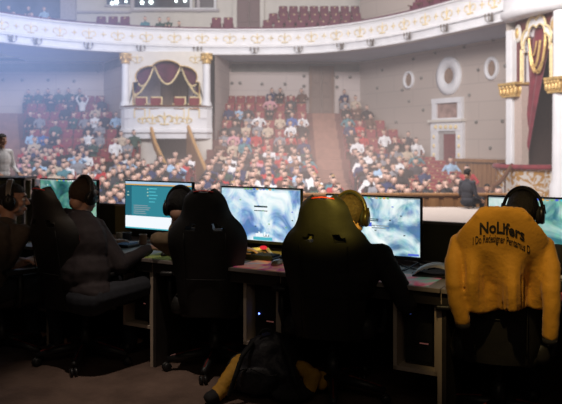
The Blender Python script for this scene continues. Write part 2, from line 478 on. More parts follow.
# columns of the box
def column(bm_shaft, bm_cap, x, y, z0, z1, r):
    lathe(bm_shaft, [(r * 1.35, z0), (r * 1.35, z0 + .12), (r * 1.1, z0 + .2), (r, z0 + .28), (r * .9, z1 - .5)], (x, y, 0), 20)
    lathe(bm_cap, [(r * .95, z1 - .52), (r * 1.25, z1 - .46), (r * 1.05, z1 - .40), (r * 1.15, z1 - .22), (r * 1.6, z1 - .1), (r * 1.6, z1)], (x, y, 0), 16)
    for i in range(8):
        a = i * PI / 4; ellip(bm_cap, (x + r * 1.3 * math.cos(a), y + r * 1.3 * math.sin(a), z1 - .22), (r * .3, r * .3, .14), seg=6, rings=5)
for x in (BOXL, BOXR):
    a, b = NB(), NB(); column(a, b, x, BOXY - .15, 3.36, 5.98, .19)
    obj('column', a, M['white'], rb, True); obj('capital', b, M['gold'], rb, True)
# arch screen with lobed opening
def lobed(hw_, z0, zs, zt_, n=9, amp=.15):
    """points of a lobed arch from left foot to right foot, x,z"""
    pts = [(-hw_, z0)]
    N = 60
    for i in range(N + 1):
        a = PI - PI * i / N
        k = .055 * abs(math.sin(a * n / 1.0 * .5 * 1.0)) if True else 0
        rr = 1 - amp + amp * abs(math.sin(n * a / 2)) ** .8
        pts.append((hw_ * math.cos(a) * (rr if i not in (0, N) else 1), zs + (zt_ - zs) * math.sin(a) * rr))
    pts.append((hw_, z0))
    return pts
def arch_screen(bm, hw_out, z0, z1, open_pts, y0, y1):
    outer = []
    n = len(open_pts)
    for i, (x, z) in enumerate(open_pts):
        if i == 0: outer.append((-hw_out, z0))
        elif i == n - 1: outer.append((hw_out, z0))
        else:
            t = (i - 1) / (n - 3)
            if t < .25: outer.append((-hw_out, z0 + (z1 - z0) * t / .25))
            elif t > .75: outer.append((hw_out, z0 + (z1 - z0) * (1 - t) / .25))
            else: outer.append((-hw_out + 2 * hw_out * (t - .25) / .5, z1))
    for y in (y0, y1):
        A = [bm.verts.new((x, y, z)) for x, z in open_pts]; B = [bm.verts.new((x, y, z)) for x, z in outer]
        for i in range(n - 1): bm.faces.new((A[i], A[i + 1], B[i + 1], B[i]))
        if y == y0: A0 = A
        else:
            for i in range(n - 1): bm.faces.new((A0[i], A0[i + 1], A[i + 1], A[i]))
op = lobed(1.66, 3.3, 4.55, 5.66, 6)
bm = NB(); arch_screen(bm, hw - .12, 3.3, 6.1, op, 0, .3); xf(bm, Matrix.Translation((cxb, BOXY - .05, 0)))
obj('arch_screen', bm, M['ivory'], rb)
bm = NB(); tube(bm, [(cxb + x, BOXY - .07, z) for x, z in op], .03, 6); obj('arch_moulding', bm, M['gold'], rb)
bm = NB()
for sx in (-1, 1): scroll(bm, (cxb + sx * 1.45, BOXY - .08, 5.72), .42, r=.02)
obj('spandrel_scroll', bm, M['palegold'], rb)
# drapes: swags
def swag(bm, xa, za, xb, zb, drop, y, mi=0, n=14, m=8, ztop=None):
    rows = []
    for j in range(m + 1):
        t = j / m; row = []
        for i in range(n + 1):
            u = i / n; x = xa + (xb - xa) * u; zl = za + (zb - za) * u
            top = zl if ztop is None else ztop
            zbot = zl - drop * (1 - (2 * u - 1) ** 2)
            z = top + (zbot - top) * t
            row.append(bm.verts.new((x, y + .05 * math.sin(t * 14 + u * 2) - .08 * math.sin(PI * u) * t, z)))
        rows.append(row)
    for a, b in zip(rows, rows[1:]):
        for i in range(n): f = bm.faces.new((a[i], a[i + 1], b[i + 1], b[i])); f.material_index = mi
    return [v.co.copy() for v in rows[-1]]
bm = NB(); g = NB()
yd = BOXY + .4
for (xa, za, xb, zb, dr) in ((-1.7, 4.9, -.68, 5.45, .75), (-.68, 5.45, .68, 5.45, .95), (.68, 5.45, 1.7, 4.9, .75)):
    e = swag(bm, cxb + xa, za, cxb + xb, zb, dr, yd, ztop=5.7)
    tube(g, [p + V((0, -.06, 0)) for p in e], .05, 6)
for s in (-1, 1):
    e = swag(bm, cxb + s * 1.75, 4.7, cxb + s * 1.05, 3.5, -.05, yd - .05, ztop=None)
    quad(bm, [(cxb + s * 1.35, yd, 5.0), (cxb + s * 1.75, yd, 5.0), (cxb + s * 1.75, yd, 3.35), (cxb + s * 1.5, yd, 3.35)])
    tube(g, [(cxb + s * (1.75 - .0), yd - .12, 4.15), (cxb + s * 1.62, yd - .14, 3.9), (cxb + s * 1.58, yd - .14, 3.4)], .06, 6)
    tube(g, [(cxb + s * 1.05, yd - .12, 4.55), (cxb + s * 1.35, yd - .14, 4.1), (cxb + s * 1.7, yd - .14, 3.85)], .06, 6)
o = obj('drape', bm, M['maroon'], smooth=True); tag(o, 'maroon drapes swagged in the arch of the royal box', 'curtain')
obj('gold_fringe', g, M['palegold'], o)
# inside of the box
bm = NB(); uvwall(bm, (BOXL, 38.4), (BOXR, 38.4), 3.1, 6.1); uvwall(bm, (BOXL, 35.2), (BOXL, 38.4), 3.1, 6.1); uvwall(bm, (BOXR, 38.4), (BOXR, 35.2), 3.1, 6.1)
quad(bm, [(BOXL, 34.6, 2.76), (BOXR, 34.6, 2.76), (BOXR, 38.4, 2.76), (BOXL, 38.4, 2.76)])
obj('box_lining', bm, mat('box_lining', (.62, .56, .60), .8), rb)
bm = NB(); box(bm, (cxb - .1, 38.3, 4.3), (1.5, .1, 2.3)); box(bm, (cxb - .48, 38.22, 4.3), (.6, .06, 2.0)); box(bm, (cxb + .28, 38.22, 4.3), (.6, .06, 2.0))
obj('box_door', bm, M['doorwood'], rb)
# wall below the box with doorway
bm = NB()
xl, xr = PZ(157, BOXY + .1, 0).x, PZ(187.5, BOXY + .1, 0).x
for a, b, z0, z1 in ((BOXL - .25, xl, -1.2, 2.3), (xr, BOXR + .25, -1.2, 2.3), (xl, xr, 1.93, 2.3)):
    box(bm, ((a + b) / 2, BOXY + .15, (z0 + z1) / 2), (b - a, .2, z1 - z0))
quad(bm, [(xl, BOXY + 2.2, -1.2), (xr, BOXY + 2.2, -1.2), (xr, BOXY + 2.2, 2.3), (xl, BOXY + 2.2, 2.3)], 1)
quad(bm, [(xl, BOXY, -.2), (xl, BOXY + 2.2, -.2), (xl, BOXY + 2.2, 2.3), (xl, BOXY, 2.3)], 1)
quad(bm, [(xr, BOXY, -.2), (xr, BOXY + 2.2, -.2), (xr, BOXY + 2.2, 2.3), (xr, BOXY, 2.3)], 1)
o = struct('wall_front', bm, [M['ivory'], mat('corridor_dark', (.10, .085, .08), .8)]); o.name = 'wall_box'
bm = NB(); box(bm, (xr + .1, BOXY - .1, .9), (.16, .2, 2.3)); obj('door_post', bm, M['white'], o)
# stair partitions with sloping handrail
def partition(name, lab, pts, zb):
    bm = NB()
    a = [bm.verts.new((x, y, z - .05)) for x, y, z in pts]; b = [bm.verts.new((x, y, zb if zb > -9 else z - .3)) for x, y, z in pts]
    for i in range(len(pts) - 1): bm.faces.new((a[i], a[i + 1], b[i + 1], b[i]))
    o = obj(name, bm, M['wood']); tag(o, lab, 'partition')
    s = o.modifiers.new('s', 'SOLIDIFY'); s.thickness = .08; bake(o)
    bm = NB()
    for p, q in zip(pts, pts[1:]): tube(bm, [p, q], .085, 8)
    obj('handrail', bm, M['woodlight'], o)
partition('stair_partition', 'wooden stair partition with sloping handrail left of the dark doorway', [tuple(P(151, 127, 34.6)), tuple(P(155, 142, 33.6)), tuple(P(166, 166, 32.3))], -10)
partition('stair_partition', 'wooden stair partition with sloping handrail right of the dark doorway', [tuple(P(188, 126, 34.6)), tuple(P(195, 145, 33.4)), tuple(P(207, 172, 31.5)), tuple(P(207.5, 180, 31.2))], -.6)
# gilt chairs on the parapet
def giltchair():
    bm = NB(); box(bm, (0, 0, .75), (.5, .09, .52), bev=.06, mi=0); box(bm, (0, -.25, .46), (.5, .5, .1), bev=.04)
    for sx in (-1, 1):
        box(bm, (sx * .27, .0, .55), (.05, .07, 1.05), mi=1); box(bm, (sx * .26, -.46, .22), (.05, .05, .44), mi=1); box(bm, (sx * .28, -.25, .68), (.05, .45, .05), mi=1)
    box(bm, (0, 0, 1.04), (.58, .08, .07), bev=.03, mi=1)
    return bm
me = None
for i, (px, w) in enumerate([(141.5, 'leftmost'), (156.5, 'second from the left'), (180, 'third from the left'), (195, 'rightmost')]):
    p = PZ(px, 34.95, 3.13)
    if me is None: o = obj('box_chair', giltchair(), [M['red'], M['palegold']]); me = o
    else: o = me.copy(); C.objects.link(o)
    o.location = p - V((0, 0, .36)); o.name = 'box_chair' if False else o.name
    tag(o, 'red chair with gilt frame in the royal box, ' + w + ' of four', 'chair', 'chairs in the royal box')

# ------------------------------------------------------------------ balcony
bp = [(-14.2, 29.0), (-12.7, 31.7), (-10.3, 34.0), (-7.15, 35.5), (-4.6, 36.0), (-2.1, 36.15), (.97, 35.85), (3.39, 34.4), (5.44, 32.0), (7.02, 29.1), (8.27, 26.4), (8.6, 25.2)]
def cr(pts, n=8):
    out = []
    P_ = [V(p) for p in pts]; P_ = [P_[0] * 2 - P_[1]] + P_ + [P_[-1] * 2 - P_[-2]]
    for i in range(1, len(P_) - 2):
        for k in range(n):
            t = k / n; a, b, c, d = P_[i - 1:i + 3]
            out.append(.5 * ((2 * b) + (c - a) * t + (2 * a - 5 * b + 4 * c - d) * t * t + (3 * b - a - 3 * c + d) * t ** 3))
    out.append(P_[-2]); return out
bc = cr([V((x, y, 0)) for x, y in bp])
def nrm(i):
    t = bc[min(i + 1, len(bc) - 1)] - bc[max(i - 1, 0)]; t.normalize(); return V((t.y, -t.x, 0))   # towards the stage
def sweep(bm, prof, mi=0):
    rows = []
    for d, z in prof: rows.append([bm.verts.new(bc[i] + nrm(i) * d + V((0, 0, z))) for i in range(len(bc))])
    for a, b in zip(rows, rows[1:]):
        for i in range(len(a) - 1): f = bm.faces.new((a[i], a[i + 1], b[i + 1], b[i])); f.material_index = mi; f.smooth = False
bm = NB()
sweep(bm, [(-.1, 7.42), (.14, 7.42), (.14, 7.34), (.04, 7.30), (.0, 7.2), (.0, 6.62), (.05, 6.56), (.16, 6.52), (.16, 6.46), (.02, 6.44), (.0, 6.2), (.12, 6.14), (.12, 6.08), (-.3, 6.08)])
bal = struct('balcony_front', bm, M['white'])
bal['label'] = 'curved white balcony front with gilt scrolls'
bm = NB(); sweep(bm, [(.15, 7.4), (.15, 7.47), (-.15, 7.47), (-.15, 7.2)]); obj('balcony_rail', bm, M['maroon'], bal)
# gilt ornaments and small crosses along the front
def along(step, off=0.):
    out = []; acc = off
    for i in range(len(bc) - 1):
        L = (bc[i + 1] - bc[i]).length
        while acc <= L:
            p = bc[i].lerp(bc[i + 1], acc / L); n = nrm(i); out.append((p, n)); acc += step
        acc -= L
    return out
bm = NB()
for p, n in along(1.42, .3):
    R = Matrix(((-n.y, -n.x, 0), (n.x, -n.y, 0), (0, 0, 1)))
    scroll(bm, p + n * .03 + V((0, 0, 6.92)), .50, R, .019)
obj('gilt_scroll', bm, M['palegold'], bal)
bm = NB()
for p, n in along(1.42, 1.01):
    c = p + n * .03 + V((0, 0, 6.93)); t = V((-n.y, n.x, 0))
    for d in (t, V((0, 0, 1)), -t, V((0, 0, -1))): tube(bm, [c, c + d * .15], [.03, .012], 5)
obj('cross_motif', bm, M['palegold'], bal)
# soffit
bm = NB(); rows = []
back = []
for p in bc:
    back.append(V((p.x, 39.5, 6.1)) if p.x < 4.46 else V((WR(p.y) + .3, p.y + 2.2 if p.y > 27 else p.y, 6.1)))
A = [bm.verts.new(p + V((0, 0, 6.1))) for p in bc]; B = [bm.verts.new(p) for p in back]
for i in range(len(A) - 1): bm.faces.new((A[i], A[i + 1], B[i + 1], B[i]))
A = [bm.verts.new(p + V((0, 0, 6.75))) for p in bc]; B = [bm.verts.new(V((p.x, max(p.y, 39.5) + 3, 6.75))) for p in back]
for i in range(len(A) - 1): bm.faces.new((A[i], A[i + 1], B[i + 1], B[i]))
struct('ceiling', bm, M['soffit'])
# sconces under the front
me = None
lst = [(5, 'first'), (37, 'second'), (88, 'third'), (143, 'fourth'), (198, 'fifth'), (252, 'sixth'), (303, 'seventh'), (345, 'eighth'), (376, 'ninth'), (410, 'tenth'), (449, 'eleventh'), (497, 'twelfth')]
for px, w in lst:
    best = min(range(len(bc)), key=lambda i: abs(proj((bc[i].x, bc[i].y, 6.4))[0] - px)); p, n = bc[best], nrm(best)
    if me is None:
        bm = NB(); box(bm, (0, -.06, 0), (.12, .12, .35), bev=.02)
        for dx in (-.26, 0, .26):
            tube(bm, [(0, -.1, -.1), (dx * .5, -.2, -.2), (dx, -.26, -.08), (dx, -.26, .06)], .025, 6)
            lathe(bm, [(.02, .04), (.06, .08), (.05, .2), (.0, .24)], (dx, -.26, 0), 8)
        o = me = obj('wall_sconce', bm, mat('bronze', (.20, .17, .15), .45, metal=.5))
    else: o = me.copy(); C.objects.link(o)
    o.scale = (.75, .75, .75); o.location = p + n * .12 + V((0, 0, 6.28)); o.rotation_euler = (0, 0, math.atan2(n.y, n.x) + PI / 2)
    tag(o, 'bronze three-arm sconce under the balcony front, ' + w + ' from the left', 'wall lamp', 'sconces under the balcony')
# upper wall behind the balcony
bm = NB(); uvwall(bm, (-22, 42.5), (9, 42.5), 6.7, 13); w = struct('wall_upper', bm, M['ivory'])
bm = NB(); ybox(bm, 61, -12, 76, 20, 42.3, .3); ybox(bm, 131, -12, 134.5, 10, 42.3, .2); ybox(bm, 197, -12, 200, 12, 42.3, .2); ybox(bm, 131, 9, 219, 11.5, 42.3, .25)
ybox(bm, 76, 11, 131, 13, 42.3, .2); ybox(bm, 105, 5, 131, 6.5, 42.3, .2)
obj('pilaster', bm, mat('lilac_paint', (.48, .44, .46), .7), w)
bm = NB(); ybox(bm, 135, -12, 192, 9, 42.35, .1); o = struct('window_4', bm, mat('booth_glass', (.05, .06, .085), .2, var=.3, scale=1))
bm = NB(); ybox(bm, 190, -12, 192.5, 10, 42.25, .16); ybox(bm, 134, 8, 217, 9.6, 42.2, .2); ybox(bm, 214, -12, 216.5, 10, 42.25, .16); obj('window_frame', bm, M['white'], o)
bm = NB(); ybox(bm, 195, -12, 214, 9, 42.33, .1); obj('pane', bm, mat('dark_glass', (.05, .045, .06), .2), o)
bm = NB(); ybox(bm, 107, -12, 130, 5, 42.33, .1); o = struct('window_5', bm, mat('booth_glass_b', (.07, .085, .11), .2, var=.3, scale=1))
for i, (px, py, s) in enumerate([(142, 2.5, .12), (151, 2, .13), (185, .5, .1), (112, 3, .1), (116.5, 2, .12), (126, 1.5, .07), (176, 1, .08)]):
    bm = NB(); ellip(bm, P(px, py, 42.1), (s, .06, s), seg=10, rings=7)
    o = obj('booth_lamp', bm, emat('booth_lamp_glow', (.8, .95, .9), 5), smooth=True)
    tag(o, 'small bright lamp in the control booth window above the balcony', 'lamp', 'lamps in the booth windows')
bm = NB(); ybox(bm, 237, -12, 249, 30, 42.3, .15); ybox(bm, 249.6, -12, 260, 30, 42.3, .15); ybox(bm, 239, 2, 247, 22, 42.2, .1); ybox(bm, 251.5, 2, 258, 22, 42.2, .1)
struct('door_3', bm, mat('mauve_door', (.17, .10, .10), .6, var=.1))
bm = NB(); ybox(bm, 233, -12, 237, 30, 42.3, .25); ybox(bm, 260, -12, 264, 30, 42.3, .25); struct('trim_5', bm, M['ivory'])
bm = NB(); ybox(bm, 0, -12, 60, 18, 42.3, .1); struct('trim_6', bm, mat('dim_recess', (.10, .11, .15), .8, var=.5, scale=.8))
# right upper wall (brown-red) continuing above the right balcony arm
bm = NB(); uvwall(bm, (5.2, 42.3), (13.5, 26.0), 6.7, 13); struct('wall_upper_right', bm, mat('rosy_wall', (.34, .22, .22), .8, var=.1, scale=1))
# ------------------------------------------------------------------ loge at the right
LA, LB = V((8.62, 26.0, 0)), V((9.42, 23.6, 0))
ld = (LB - LA).normalized(); ln = V((ld.y, -ld.x, 0))          # ln points towards the stage side
if ln.x > 0: ln = -ln
FR = Matrix(((ld.x, -ln.x, 0, 0), (ld.y, -ln.y, 0, 0), (0, 0, 1, 0), (0, 0, 0, 1)))   # local x along wall, +y into the loge
mid = (LA + LB) / 2; Lw = (LB - LA).length
FRM = Matrix.Translation(mid) @ FR
bm = NB()
box(bm, (-Lw / 2, 0, 2.5), (.36, .36, 6.4)); box(bm, (-Lw / 2, 0, -.6), (.6, .5, 1.4))
box(bm, (-Lw / 2, .0, 2.3), (.26, .40, 6.0))
xf(bm, FRM); lg = struct('loge', bm, M['white']); lg['label'] = 'white proscenium loge with gilt capitals'
bm = NB(); lathe(bm, [(.36, -.9), (.36, .1), (.27, .3), (.25, 3.2)], (Lw / 2, 0, 0), 24); lathe(bm, [(.24, 3.7), (.23, 6)], (Lw / 2, 0, 0), 24); xf(bm, FRM)
obj('column', bm, M['white'], lg, True)
def capital(x, w, d):
    bm = NB(); box(bm, (x, 0, 3.26), (w, d, .1), bev=.02); box(bm, (x, 0, 3.70), (w * 1.25, d * 1.25, .1), bev=.02); box(bm, (x, 0, 3.48), (w * .95, d * .95, .36), bev=.03)
    for i in range(5):
        for sy in (-1, 1):
            ellip(bm, (x + (-.5 + i / 4) * w, sy * d * .52, 3.42), (.07, .06, .14), seg=7, rings=5)
            ellip(bm, (x + (-.5 + i / 4) * w, sy * d * .58, 3.58), (.06, .06, .07), seg=7, rings=5)
    for i in range(4):
        for sx in (-1, 1): ellip(bm, (x + sx * w * .52, (-.5 + i / 3) * d, 3.45), (.06, .07, .15), seg=7, rings=5)
    xf(bm, FRM); return bm
obj('capital', capital(-Lw / 2 + .12, .85, .62), M['gold'], lg); obj('capital', capital(Lw / 2, .62, .62), M['gold'], lg)
bm = NB(); box(bm, (-Lw / 2 + .42, .05, 1.4), (.42, .3, 4.4)); xf(bm, FRM); obj('pilaster', bm, mat('pinkish_stone', (.50, .40, .35), .7, var=.06), lg)
op = [(x + .1, z) for x, z in lobed(.72, 3.7, 4.75, 5.75, 8)]
bm = NB(); arch_screen(bm, Lw / 2 - .1, 3.7, 6.3, op, .02, .08); xf(bm, FRM); obj('arch_wall', bm, M['maroonwall'], lg)
bm = NB()
def band(bm, pts, s0, s1, y, c):
    A = [bm.verts.new((c[0] + (x - c[0]) * s0, y, c[1] + (z - c[1]) * s0)) for x, z in pts]
    B = [bm.verts.new((c[0] + (x - c[0]) * s1, y, c[1] + (z - c[1]) * s1)) for x, z in pts]
    for i in range(len(A) - 1): bm.faces.new((A[i], A[i + 1], B[i + 1], B[i]))
band(bm, op, 1.0, 1.16, -.03, (.1, 3.7))
A = [bm.verts.new((x, -.03, z)) for x, z in op]; B = [bm.verts.new((x, .55, z)) for x, z in op]
for i in range(len(A) - 1): bm.faces.new((A[i], A[i + 1], B[i + 1], B[i]))
xf(bm, FRM); obj('lobed_arch', bm, M['white'], lg)
bm = NB(); tube(bm, [(.1 + (x - .1) * 1.15, -.06, 3.7 + (z - 3.7) * 1.15) for x, z in op], .045, 6); tube(bm, [(x, -.05, z) for x, z in op], .03, 6); xf(bm, FRM)
obj('arch_gilding', bm, M['palegold'], lg)
bm = NB()
for x in (-.95, .98): ellip(bm, (x, -.02, 5.55), (.2, .06, .34), seg=16, rings=8)
xf(bm, FRM); obj('cartouche', bm, M['ivory'], lg, True)
bm = NB()
for x in (-.95, .98): ellip(bm, (x, -.07, 5.55), (.10, .05, .2), seg=12, rings=8)
xf(bm, FRM); obj('cartouche_boss', bm, M['gold'], lg, True)
# loge interior
bm = NB(); box(bm, (.3, 1.6, 3), (3.6, .1, 8)); box(bm, (-Lw / 2 + .1, 1.0, 3), (.1, 1.8, 8)); xf(bm, FRM); obj('loge_lining', bm, mat('loge_dark', (.07, .04, .03), .8), lg)
bm = NB()
rows = []
for j in range(25):
    t = j / 24; z = 5.8 - 4.6 * t; xw = 2.0 - 1.55 * t ** .8; row = []
    for i in range(17):
        u = i / 16; x = -1.05 + xw * u; row.append(bm.verts.new((x, .17 + .05 * math.sin(u * 22), z)))
    rows.append(row)
for a, b in zip(rows, rows[1:]):
    for i in range(16): bm.faces.new((a[i], a[i + 1], b[i + 1], b[i]))
xf(bm, FRM); o = obj('curtain', bm, mat('wine_velvet', (.16, .022, .035), .85, var=.25, scale=4, sheen=.3), smooth=True); tag(o, 'long wine red curtain gathered in the right loge', 'curtain')
bm = NB()
for k, (dx, dz) in enumerate([(.62, 1.0), (.42, .6), (.95, 1.25)]):
    tube(bm, [(-.42 + dx * u, .04, 5.35 - 4 * dz * u * (1 - u) - .2 * u) for u in [i / 12 for i in range(13)]], .03 if k else .05, 6)
tube(bm, [(.50, .02, 5.5), (.46, .02, 4.9), (.35, .02, 4.4), (.15, .02, 4.12), (-.08, .02, 4.05), (-.25, .02, 4.3), (-.36, .02, 4.8)], .05, 6)
xf(bm, FRM); o2 = obj('gold_garland', bm, M['gold'], o)
# cornice / upper tier above the loge
bm = NB()
lathe(bm, [(0, 6.02), (1.55, 6.02), (1.62, 6.1), (1.75, 6.16), (1.75, 6.32), (1.62, 6.4), (1.55, 7.6)], (0, 0, 0), 40, a0=PI * .98, a1=2 * PI * 1.01)
for v in bm.verts: v.co.y *= .42
xf(bm, FRM); obj('upper_cornice', bm, M['white'], lg, True)
# loge parapet: ornamented curved drum with red rail
bm = NB(); lathe(bm, [(1.22, -.9), (1.20, .55), (1.27, .62)], (-.45, 0, 0), 30, a0=PI * .98, a1=2 * PI * 1.01)
for v in bm.verts: v.co.y *= .85
def orn():
    m, nt, b = new_mat('gilt_damask'); L = nt.links.new
    tc = nt.nodes.new('ShaderNodeTexCoord'); vo = nt.nodes.new('ShaderNodeTexVoronoi'); vo.inputs['Scale'].default_value = 5
    n = nt.nodes.new('ShaderNodeTexNoise'); n.inputs['Scale'].default_value = 3.5; n.inputs['Detail'].default_value = 4; n.inputs['Distortion'].default_value = 2
    r = nt.nodes.new('ShaderNodeValToRGB'); r.color_ramp.interpolation = 'EASE'
    e = r.color_ramp.elements; e[0].position = .44; e[0].color = (.72, .68, .62, 1); e[1].position = .52; e[1].color = (.50, .27, .07, 1)
    L(tc.outputs['Object'], n.inputs['Vector']); L(n.outputs['Fac'], r.inputs['Fac']); L(r.outputs['Color'], b.inputs['Base Color']); b.inputs['Roughness'].default_value = .5
    return m
xf(bm, FRM); obj('parapet', bm, orn(), lg, True)
bm = NB(); lathe(bm, [(1.18, .60), (1.34, .62), (1.36, .70), (1.3, .78), (1.15, .78)], (-.45, 0, 0), 30, a0=PI * .98, a1=2 * PI * 1.01)
for v in bm.verts: v.co.y *= .85
xf(bm, FRM); obj('rail_cushion', bm, M['red'], lg, True)
bm = NB(); box(bm, (.1, .6, -.1), (Lw, 1.2, 1.3)); xf(bm, FRM); obj('loge_base', bm, M['ivory'], lg)
bm = NB(); uvwall(bm, (9.3, 26.4), (WR(26.6), 26.7), -1.5, 13); uvwall(bm, (8.4, 26.1), (9.3, 26.5), -1.5, 6.2); uvwall(bm, (9.5, 23.3), (13, 20), -1.5, 13); struct('wall_proscenium', bm, M['cream'])
bm = NB()
pts = [P(512, 165, 24.6), P(510, 168, 24.4), P(505, 176, 24.0), P(499, 183, 23.6), P(492, 187, 23.2), P(489, 196, 23.0)]
tube(bm, pts, .075, 8)
for p in pts[::2]: tube(bm, [p, (p.x, p.y, -1.2)], .03, 6)
tag(obj('stair_handrail', bm, M['wooddark'], smooth=True), 'dark curved handrail leading down in front of the right loge', 'handrail')
# orchestra barrier beyond the stage edge
bm = NB(); bx0, bx1 = -2.5, 6.2
box(bm, ((bx0 + bx1) / 2, 17.6, -.35), (bx1 - bx0, .16, 1.1)); box(bm, ((bx0 + bx1) / 2, 17.6, .235), (bx1 - bx0 + .1, .26, .07), bev=.02)
for i in range(24): box(bm, (bx0 + .2 + i * .36, 17.5, -.1), (.24, .05, .5))
tag(obj('orchestra_barrier', bm, M['wood']), 'low wooden orchestra barrier behind the stage edge', 'barrier')

# ================================================================== SEATS AND SPECTATORS
def seat_mesh(folded):
    bm = NB()
    box(bm, (0, .25, .70), (.50, .10, .62), Matrix.Rotation(-.12, 3, 'X'), bev=.045, mi=0)
    box(bm, (0, .285, 1.0), (.46, .05, .06), bev=.02, mi=1)
    if folded: box(bm, (0, .10, .60), (.46, .12, .40), Matrix.Rotation(-.1, 3, 'X'), bev=.05, mi=0)
    else: box(bm, (0, -.02, .44), (.46, .46, .11), bev=.04, mi=0)
    for sx in (-1, 1):
        box(bm, (sx * .265, .0, .62), (.045, .44, .05), bev=.015, mi=1); box(bm, (sx * .265, .08, .30), (.04, .30, .60), mi=2)
    box(bm, (0, .19, .93), (.07, .012, .045), mi=3)
    me = bpy.data.meshes.new('theatre_seat'); bm.to_mesh(me); bm.free()
    for m in (M['redseat'], M['wood'], M['wooddark'], M['palegold']): me.materials.append(m)
    return me
SEAT = [seat_mesh(True), seat_mesh(False)]; SEATB = seat_mesh(True); SEATB.materials[0] = mat('balcony_seat_plush', (.13, .018, .045), .75, var=.2); SEATB.materials[1] = M['wooddark']

def spec_pose(k):
    """a seated spectator facing -Y, origin on the floor under the hips; returns bmesh and hand centres"""
    bm = NB(); lean = [0, .03, -.02, -.14, 0, .02, -.06, 0][k]; hx = [0, .01, .03, 0, -.03, 0, .02, -.02][k]
    hip = V((0, .05, .52)); ch = V((0, .08 + lean * .6, .84)); nk = V((hx * .5, .05 + lean, 1.02)); hd = V((hx, .02 + lean, 1.21))
    ellip(bm, hip, (.18, .14, .13)); ellip(bm, (hip + ch) / 2, (.165, .125, .2)); ellip(bm, ch + V((0, 0, .03)), (.20, .125, .17))
    capsule(bm, nk - V((0, 0, .04)), .065, nk + V((0, 0, .08)), .052)
    ellip(bm, hd, (.085, .10, .12)); ellip(bm, hd + V((0, -.04, -.05)), (.06, .065, .075)); ellip(bm, hd + V((0, -.105, -.01)), (.016, .02, .03))
    for s in (-1, 1): ellip(bm, hd + V((s * .087, .0, -.01)), (.015, .025, .033), seg=8, rings=6)
    hands = []
    for s in (-1, 1):
        sh = V((s * .185, .07 + lean, .96))
        H = {0: (s * .10, -.27, .64), 1: (-s * .10, -.14, .84), 2: ((.05, -.10, 1.10) if s > 0 else (.02, -.16, .80)), 3: (s * .03, -.32 + lean, .92),
             4: (s * .16, -.32, .62), 5: (s * .12, .02, 1.40), 6: (s * .05, -.30, .80), 7: (s * .20, -.22, .66)}[k]
        H = V(H); d = H - sh; L = min(d.length, .50); H = sh + d.normalized() * L
        mid_ = (sh + H) / 2; sag = math.sqrt(max(0, .27 ** 2 - (L / 2) ** 2)); out = V((s * .8, .1, -.6 if k != 5 else .2)).normalized()
        out = (out - d.normalized() * out.dot(d.normalized())).normalized(); el = mid_ + out * sag
        capsule(bm, sh, .058, el, .045); capsule(bm, el, .045, H, .034); ellip(bm, H, (.042, .045, .042)); hands.append(H)
        kn = V((s * (.13 if k % 2 else .10), -.36, .52)); ft = V((s * .12, -.36, .09))
        capsule(bm, V((s * .09, .02, .50)), .085, kn, .062); capsule(bm, kn, .058, ft, .042); capsule(bm, ft, .04, ft + V((0, -.14, -.03)), .035)
    return bm, hands, hd
SHIRTS = {'black': (.016, .016, .019), 'charcoal': (.045, .045, .055), 'white': (.72, .72, .74), 'grey': (.24, .24, .27), 'navy blue': (.025, .04, .11),
          'bright blue': (.05, .12, .36), 'light blue': (.34, .50, .68), 'red': (.42, .03, .035), 'dark green': (.03, .075, .06), 'teal': (.06, .20, .24), 'beige': (.52, .42, .32), 'brown': (.12, .06, .04), 'pink': (.60, .30, .34)}
SM = {k: mat('cloth_' + k.replace(' ', '_'), c, .85, var=.15, scale=8) for k, c in SHIRTS.items()}
SK = mat('spectator_skin', (.62, .40, .32), .55, var=.06)
HAIRS = {'dark': mat('hair_dark', (.025, .018, .016), .6), 'brown': mat('hair_brown', (.10, .055, .03), .6), 'fair': mat('hair_fair', (.34, .22, .10), .6)}
TR = mat('trousers_dark', (.03, .032, .045), .8)
POSE_TXT = ['hands in lap', 'arms folded', 'hand to chin', 'leaning forward', 'hands on knees', 'arms raised', 'holding a phone', 'hands apart on lap']
pose_me = []
for k in range(8):
    bm, hands, hd = spec_pose(k)
    me = remesh(bm, .022, 2, dec=.5)
    for _ in range(4): me.materials.append(None)
    for p in me.polygons:
        c = p.center
        if any((c - h).length < .075 for h in hands): mi = 1
        elif c.z > hd.z - .15 and (c - hd).length < .19 and c.z > 1.06:
            l = c - hd
            mi = 2 if (l.z > .055 or (l.y > .0 and l.z > -.09 and abs(l.x) < .1 and (l.y > .03 or l.z > .02))) else 1
        elif c.z < .57 and c.y < .2: mi = 3
        elif c.z < .4: mi = 3
        else: mi = 0
        p.material_index = mi
    pose_me.append(me)
cache = {}
def spec_data(k, sh, ha):
    if (k, sh, ha) not in cache:
        m = pose_me[k].copy(); m.name = 'person'
        m.materials[0] = SM[sh]; m.materials[1] = SK; m.materials[2] = HAIRS[ha]; m.materials[3] = TR
        cache[(k, sh, ha)] = m
    return cache[(k, sh, ha)]

